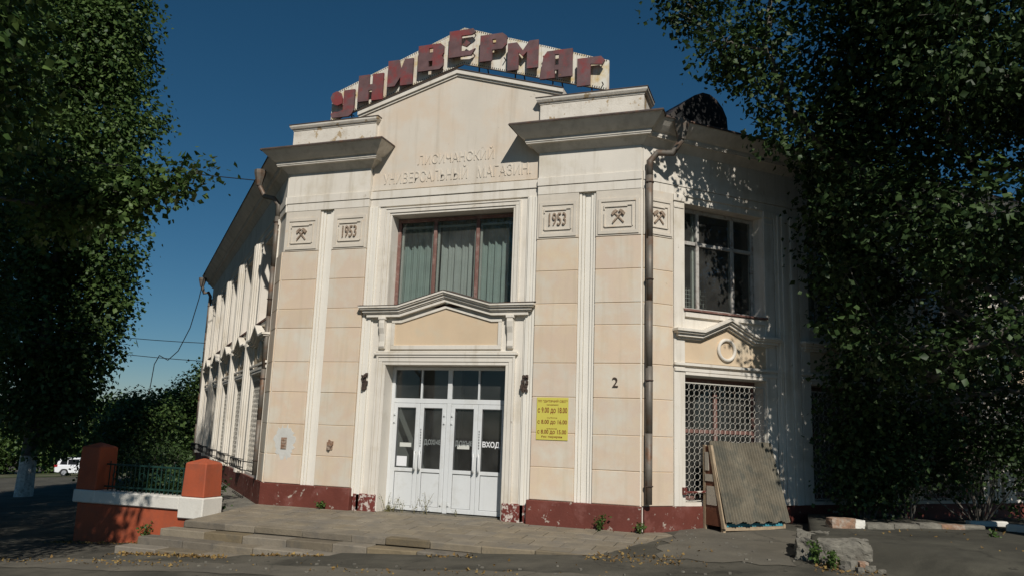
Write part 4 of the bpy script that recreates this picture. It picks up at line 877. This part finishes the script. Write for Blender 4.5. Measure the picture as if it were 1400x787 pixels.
# big poplar over the platform on the right
clB = [(7.3, .2, 3.5, .5, .5, .45), (7.25, .25, 4.5, .55, .55, .5), (7.3, .2, 5.5, .55, .55, .5), (7.2, .3, 6.4, .55, .55, .5), (3.93, .52, 11.0, .6, .6, .55), (4.45, .42, 9.95, .6, .6, .55), (5.3, -.3, 8.3, .55, .55, .5), (5.75, -.35, 7.75, .5, .5, .45), (6.2, .0, 6.9, .5, .5, .45), (4.22, .48, 10.85, .7, .7, .65), (4.74, .35, 9.6, .66, .66, .6), (5.37, -.81, 8.26, .56, .56, .5), (5.06, .68, 10.77, .9, .85, .8), (6.01, -.58, 8.15, .68, .68, .62), (6.13, -.46, 9.2, .9, .8, .8), (6.36, -.11, 7.33, .66, .66, .6), (7.0, -.22, 8.15, .95, .9, .85), (6.83, .12, 6.63, .6, .6, .55), (7.36, .12, 6.98, .78, .78, .68), (7.82, -.34, 9.3, 1.1, 1., 1.), (8.18, .0, 7.9, 1., 1., .9), (7.1, -.4, 9.9, 1., 1., .9), (6.0, -.6, 10.4, .9, .9, .8), (4.97, .69, 11.8, .9, .9, .8)]
clB += column(9.9, -.9, 6.2, 18, lambda t: 3.7*(.75+.6*t-.75*t*t), 50, 5, size=1.15)
rk = random.Random(77)
for si in range(8):                                # the side of the crown that leans over the wing
    for zi in range(6):
        w_ = FR.P(3.5+si*.95+rk.uniform(-.2, .2), 0, 1.+zi*1.2)-LDIR*rk.uniform(2.6, 5.2)
        if w_.z > 2.3: clB.append((w_.x, w_.y, w_.z, .72, .72, .62))
for (s_, d_, z_) in ((3.35, 1.2, 6.9), (3.5, 1.1, 5.8), (3.65, 1.05, 4.9), (4.15, .9, 1.3), (4.2, .9, 2.9), (4.05, .9, 2.1), (3.95, .95, 3.9), (3.75, 1.0, 6.2), (4.0, 1.1, 5.4), (3.9, 1.2, 7.5), (4.1, 1.1, 4.6), (4.3, 1.1, 3.5), (4.4, 1.0, 2.3), (3.5, 1.3, 8.0), (4.3, 1.0, 6.6), (4.9, 1.1, 5.8), (4.4, .9, 5.2), (5.2, 1.2, 4.6), (4.6, .9, 4.0), (5.3, 1.3, 3.2), (4.7, .9, 2.8), (5.6, 1.2, 2.2), (4.9, .8, 1.7), (6.0, 1.4, 5.4), (6.2, 1.5, 3.9), (6.5, 1.5, 2.6), (7.2, 1.6, 4.6), (7.6, 1.6, 3.0), (8.4, 1.7, 4.0), (3.95, .8, 6.9), (5.4, 1.1, 6.9), (6.6, 1.2, 6.6), (9.2, 1.8, 3.2), (10.1, 1.9, 4.2), (8.8, 1.7, 2.2), (5.2, 1.0, 1.5), (6.3, 1.2, 1.6), (7.2, 1.3, 1.7), (8.1, 1.4, 1.5), (9.3, 1.5, 1.6), (10.4, 1.6, 2.4), (7.8, 1.4, 5.6), (9.4, 1.6, 5.2), (10.8, 1.8, 3.4), (4.5, .9, 4.7), (11.4, 1.8, 2.0)):
    p_ = FR.P(s_, d_, z_); clB.append((p_.x, p_.y, p_.z, .62, .62, .58))
clB += [(7.4, -.2, 5.6, .6, .6, .5), (7.9, -.5, 5.0, .6, .6, .5), (8.6, -1.0, 4.4, .7, .7, .5), (9.0, -1.6, 4.9, .8, .8, .6), (8.05, -.6, 3.1, .45, .45, .3), (8.5, -.75, 2.95, .5, .5, .32), (9.0, -.9, 3.15, .5, .5, .35), (9.4, -1., 3.5, .6, .6, .5), (10.2, -.6, 4.4, 1, 1, .8)]
tree('poplar_tree', (10.6, .2, .28), 17, clB, .11, 30, 'leafB', 'huge dark poplar overhanging the raised platform and shading the grilled window wing', None, 5, r=.34)
# far whitewashed poplar
fx, fy = -25.6, 12.9; fz = gz(fx, fy)
clF = column(fx-.6, fy+.6, fz+3.2, 25, lambda t: 4.7*(.5+1.2*t-1.5*t*t), 60, 21, size=1.6)
tree('poplar_tree', (fx, fy, fz), 23, clF, .24, 13, 'leafF', 'tall poplar with whitewashed trunk foot standing beside the downhill street', None, 21, r=.29, whitewash=1.75, per=9, trunk_top=(fx-.6, fy+.6, 19))
# trees behind the left wing and along the far street
def dome(cx, cy, zb, R, H, n, seed, s):
    rnd = random.Random(seed); out = []
    for i in range(n):
        a = rnd.uniform(0, 6.28); q = rnd.uniform(0, 1)**.5; h = rnd.uniform(.12, 1); rr_ = R*math.sqrt(max(.05, 1-(h*.9)**2))*q; k = s*rnd.uniform(.7, 1.25); out.append((cx+rr_*math.cos(a), cy+rr_*math.sin(a), zb+H*h*(1-.25*q), k, k, k*.85))
    return out
far = [(-28.6, 29.8, 8.6, 3.3, 31, 'round green tree beside the far end of the side wing'), (-32.4, 29.9, 6.6, 2.4, 32, 'mid-sized green tree second from the far end of the side wing'), (-35.6, 29.6, 6.2, 2.3, 33, 'dark green tree between the orange pillar and the white car'), (-27.5, 21.5, 4.6, 2.2, 34, 'shaded dark tree close behind the orange wall')]
for x, y, H, R, sd, lb in far:
    zg = gz(x, y); tree('broadleaf_tree', (x, y, zg), H, dome(x, y, zg+.6, R, H-.6, 30, sd, 1.1), .22, 14, 'leafF', lb, None, sd, r=.2, per=9)
for i, (x, y, H, R) in enumerate(((-72, 62, 9, 5), (-79, 58, 10, 6), (-86, 52, 10, 6), (-90, 44, 9, 6), (-66, 68, 9, 5), (-58, 66, 10, 5.5), (-50, 62, 9, 5), (-95, 36, 11, 6))):
    zg = gz(x, y); tree('street_tree', (x, y, zg), H, dome(x, y, zg, R, H, 26, 60+i, 1.9), .42, 6, 'leafF', 'green tree in the distant row behind the white car', 'distant trees beyond the street', 60+i, r=.2, per=8, twigs=False)
# understorey by the right wing
for i, (x, y, h, R, lb) in enumerate(((8.2, 3.1, 2.2, 1.0, 'dark shrub against the wing wall behind the broken kerb'), (9.6, 3.9, 2.6, 1.2, 'taller dark shrub behind the short whitewashed kerb piece'), (11.2, 4.2, 2.8, 1.3, 'dark shrub behind the long whitewashed kerb piece'), (7.5, 2.6, 1.6, .6, 'small dark sapling bush beside the lean-to cabinet'))):
    zg = gz(x, y); e = empty('shrub', (x, y, zg), lb, 'shrub'); rnd = random.Random(i+80); st = B()
    cl = dome(x, y, zg+.25, R, h, 18, 90+i, .42)
    for c in cl: limb(st, (x+rnd.uniform(-.1, .1), y+rnd.uniform(-.1, .1), zg-.05), c[:3], .02, .005, rnd, 4, .02)
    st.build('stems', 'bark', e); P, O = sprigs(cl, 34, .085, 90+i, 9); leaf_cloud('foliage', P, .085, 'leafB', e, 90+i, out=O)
for i, (x, y, h, R, lb) in enumerate(((-4.9, -.65, .75, .42, 'low dark bush behind the fence beside the lit orange pillar'), (-5.55, -.5, .85, .45, 'dark bush behind the middle of the green iron fence'), (-6.25, -.45, .9, .48, 'dark bush behind the fence at the shaded orange pillar'), (-6.9, .4, 1.2, .7, 'taller dark bush further behind the green iron fence'), (-8.0, 1.6, 1.5, .9, 'wide dark bush between the iron fence and the far side of the wing'), (-9.6, 3.2, 1.7, 1.0, 'dark rounded bush beside the path along the side wing'))):
    zg = gz(x, y); e = empty('bush', (x, y, zg), lb, 'bush'); rnd = random.Random(i+180); st = B(); h2 = h-zg*.9
    cl = dome(x, y, zg+.1, R, h2, 16, 190+i, .32)
    for c in cl: limb(st, (x+rnd.uniform(-.06, .06), y+rnd.uniform(-.06, .06), zg-.05), c[:3], .014, .004, rnd, 4, .02)
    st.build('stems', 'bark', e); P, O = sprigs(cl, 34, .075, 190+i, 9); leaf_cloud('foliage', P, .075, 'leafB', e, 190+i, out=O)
# weeds
def weed(x, y, z, h, seed, label, m='weed', stalks=7, group=None):
    rnd = random.Random(seed); e = empty('weed_plant', (x, y, z), label, 'weed', group); s = B(); P = []
    for i in range(stalks):
        a = rnd.uniform(0, 6.28); q = rnd.uniform(.1, .45)*h; t = Vector((x+q*math.cos(a), y+q*math.sin(a), z+h*rnd.uniform(.55, 1))); s.tube([(x+rnd.uniform(-.03, .03), y+rnd.uniform(-.03, .03), z-.02), ((x+t.x)/2, (y+t.y)/2, z+(t.z-z)*.6), t], [.005, .004, .002], 4)
        for k in range(12): f = rnd.uniform(.3, 1); P.append((x+(t.x-x)*f+rnd.gauss(0, .03), y+(t.y-y)*f+rnd.gauss(0, .03), z+(t.z-z)*f+rnd.gauss(0, .02)))
    s.build('stems', m, e); leaf_cloud('leaves', P, .05 if m == 'weed' else .025, m, e, seed)
weed(3.15, -.16, tz(-.16), .30, 1, 'leafy green weed growing at the foot of the maroon plinth')
weed(3.82, -.14, tz(-.14), .20, 2, 'small green weed at the plinth below the drainpipe')
weed(-2.35, -.12, tz(-.1), .18, 3, 'tiny weed at the plinth under the bare wall patch')
weed(-5.0, -1.75, gz(-5, -1.75), .42, 4, 'green weed sprouting at the foot of the orange wall', stalks=9)
weed(6.55, -1.75, gz(6.5, -1.75), .34, 5, 'green weed tuft in front of the rough concrete block', stalks=9)
weed(6.72, -1.95, gz(6.7, -1.95), .28, 6, 'lower weed tuft beside the rubble below the concrete block', stalks=8)
weed(9.15, .55, .29, .10, 7, 'bright yellow-green sprig on the platform asphalt', stalks=4)
for i, (x, h) in enumerate(((-1.15, .42), (-1.0, .3), (-.82, .36), (-.55, .3), (-.35, .52), (-.28, .44), (.32, .22))):
    weed(x, .28, .035, h, 20+i, 'thin dry grass stalk standing before the white doors', 'straw', 2, 'dry stalks before the doors')
weed(-1.1, .27, .035, .14, 31, 'yellowish grass tuft at the foot of the door jamb', 'straw', 12)
# fallen leaves
rs = np.random.RandomState(4); P = []
for (x0, x1, y0, y1, n) in ((-4.2, -2.2, -3.14, -3.02, 260), (-4.4, -2., -3.3, -3.05, 70), (-1.9, -.6, -2.86, -2.72, 110), (1.1, 1.9, -2.6, -2.5, 40), (3.4, 4.8, -2.6, -1.9, 150), (3.6, 5.2, -2.5, -.6, 60), (-7.2, -5.0, -1.9, -1.65, 200), (-6.5, -2, -4.2, -3.75, 150), (0, 3, -4.2, -3.75, 60), (-7, 5, -4.4, -2.9, 40), (7, 10, -2, 2, 60), (6.5, 7.4, -2.3, -1.7, 130)):
    for _ in range(n):
        x, y = rs.uniform(x0, x1), rs.uniform(y0, y1); z = pz(x, y) if (x > 6.9 and y > -1.7) else gz(x, y); P.append((x, y, z+.012+rs.uniform(0, .012)))
leaf_cloud('fallen_leaves', P, .05, 'litter', None, 3, kind='stuff', label='fallen yellow and brown leaves scattered on the asphalt', fold=.6)
rs = np.random.RandomState(9); dm_ = B()
for i in range(170):
    x, y = rs.uniform(-6, 6.2), rs.uniform(-4.4, -2.5)
    if i > 110: x, y = rs.uniform(3.9, 6.3), rs.uniform(-2., .4)
    s = rs.uniform(.008, .024); z = gz(x, y)
    if not (x < 4.5 and y > -3.2): dm_.box(Fr((x, y, z), (math.cos(i), math.sin(i), 0), (math.sin(i), -math.cos(i), 0)), -s, s, -s*.7, s*.8, -.004, s)
dm_.build('grit', 'concrete', kind='stuff')

# ------------------------------------------------------------------ parked car far down the street
cx_, cy_ = -56.4, 44.6; zc_ = gz(cx_, cy_); cf = Fr((cx_, cy_, zc_), Vector((.80, .60, 0)), Vector((.60, -.80, 0)))
CR = empty('parked_car', (cx_, cy_, zc_), 'white compact SUV parked down the street behind the orange pillar', 'car')
def car_side(poly, d0, d1, name, m, par=CR, bev=.05): k = B(); k.prism(cf, poly, d0, d1); return k.build(name, m, par, bevel=bev)
body = car_side([(-2.2, .35), (-2.25, .75), (-2.15, 1.0), (1.0, 1.02), (1.95, .92), (2.2, .75), (2.2, .32), (1.75, .28), (1.6, .58), (1.2, .62), (.95, .28), (-1.05, .28), (-1.2, .6), (-1.6, .62), (-1.85, .3)], -.9, .9, 'body', 'carpaint')
cab = car_side([(-2.15, 1.0), (-1.95, 1.5), (-1.7, 1.63), (.1, 1.66), (.35, 1.6), (1.05, 1.02)], -.78, .78, 'cabin', 'carpaint')
for poly in ([(-1.85, 1.06), (-1.72, 1.45), (-1.25, 1.5), (-1.25, 1.06)], [(-1.18, 1.06), (-1.18, 1.52), (-.3, 1.55), (-.3, 1.06)], [(-.23, 1.06), (-.23, 1.55), (.15, 1.53), (.75, 1.06)]):
    car_side(poly, -.80, .80, 'side_window', 'carglass', CR, 0)
k = B(); k.box(cf, -2.16, -2.02, -.62, .62, 1.08, 1.45); k.build('rear_window', 'carglass', CR)
for sx in (-1.4, 1.4):
    for sd in (-.82, .82):
        k = B(); k.tube([cf.P(sx, sd-.11, .34), cf.P(sx, sd+.11, .34)], .34, 18); w_ = k.build('wheel', 'tyre', CR); k = B(); k.tube([cf.P(sx, sd-.12, .34), cf.P(sx, sd+.12, .34)], .21, 14); k.build('rim', 'rim', w_)
for sd in (-.72, .72): k = B(); k.box(cf, -2.27, -2.0, sd-.16, sd+.2 if sd > 0 else sd+.16, .82, 1.02); k.build('tail_lamp', 'tail', CR, bevel=.02)
k = B(); k.box(cf, -2.30, -2.1, -.85, .85, .34, .52); k.build('bumper', 'tyre', CR, bevel=.03)

# ------------------------------------------------------------------ cables
def cable(pts, r, label):
    m = B(); P = []
    for a, b_ in zip(pts, pts[1:]):
        a, b_ = Vector(a), Vector(b_)
        for i in range(10): P.append(a.lerp(b_, i/10))
    P.append(Vector(pts[-1])); m.tube(P, r, 5); m.build('overhead_cable', 'wire', label=label, cat='cable', loc=pts[0])
def span(a, b_, sag, n=14): a, b_ = Vector(a), Vector(b_); return [a.lerp(b_, i/n)-Vector((0, 0, sag*4*(i/n)*(1-i/n))) for i in range(n+1)]
ea = FL.P(15.9, .43, 7.33)
cable([ea, ea+Vector((-.25, .1, -1.0)), ea+Vector((-.75, .35, -2.1)), ea+Vector((-1.35, .5, -3.0)), ea+Vector((-2.0, .7, -3.35)), ea+Vector((-2.55, .8, -3.15)), ea+Vector((-2.85, .9, -3.5)), ea+Vector((-2.95, .9, -4.7))], .018, 'loose black cable drooping from the eave at the far end of the side wing')
cable(span((-36, 1.5, 13.2), (-7.0, 7.5, 9.1), .3), .016, 'thin overhead cable running from the tree behind the store roof')
cable(span((-34, 12, 7.0), FL.P(15.9, .05, 4.6), .4), .014, 'upper thin service cable reaching the far end of the side wing')
cable(span((-34, 12, 6.4), FL.P(15.9, .05, 3.9), .4), .014, 'lower thin service cable reaching the far end of the side wing')
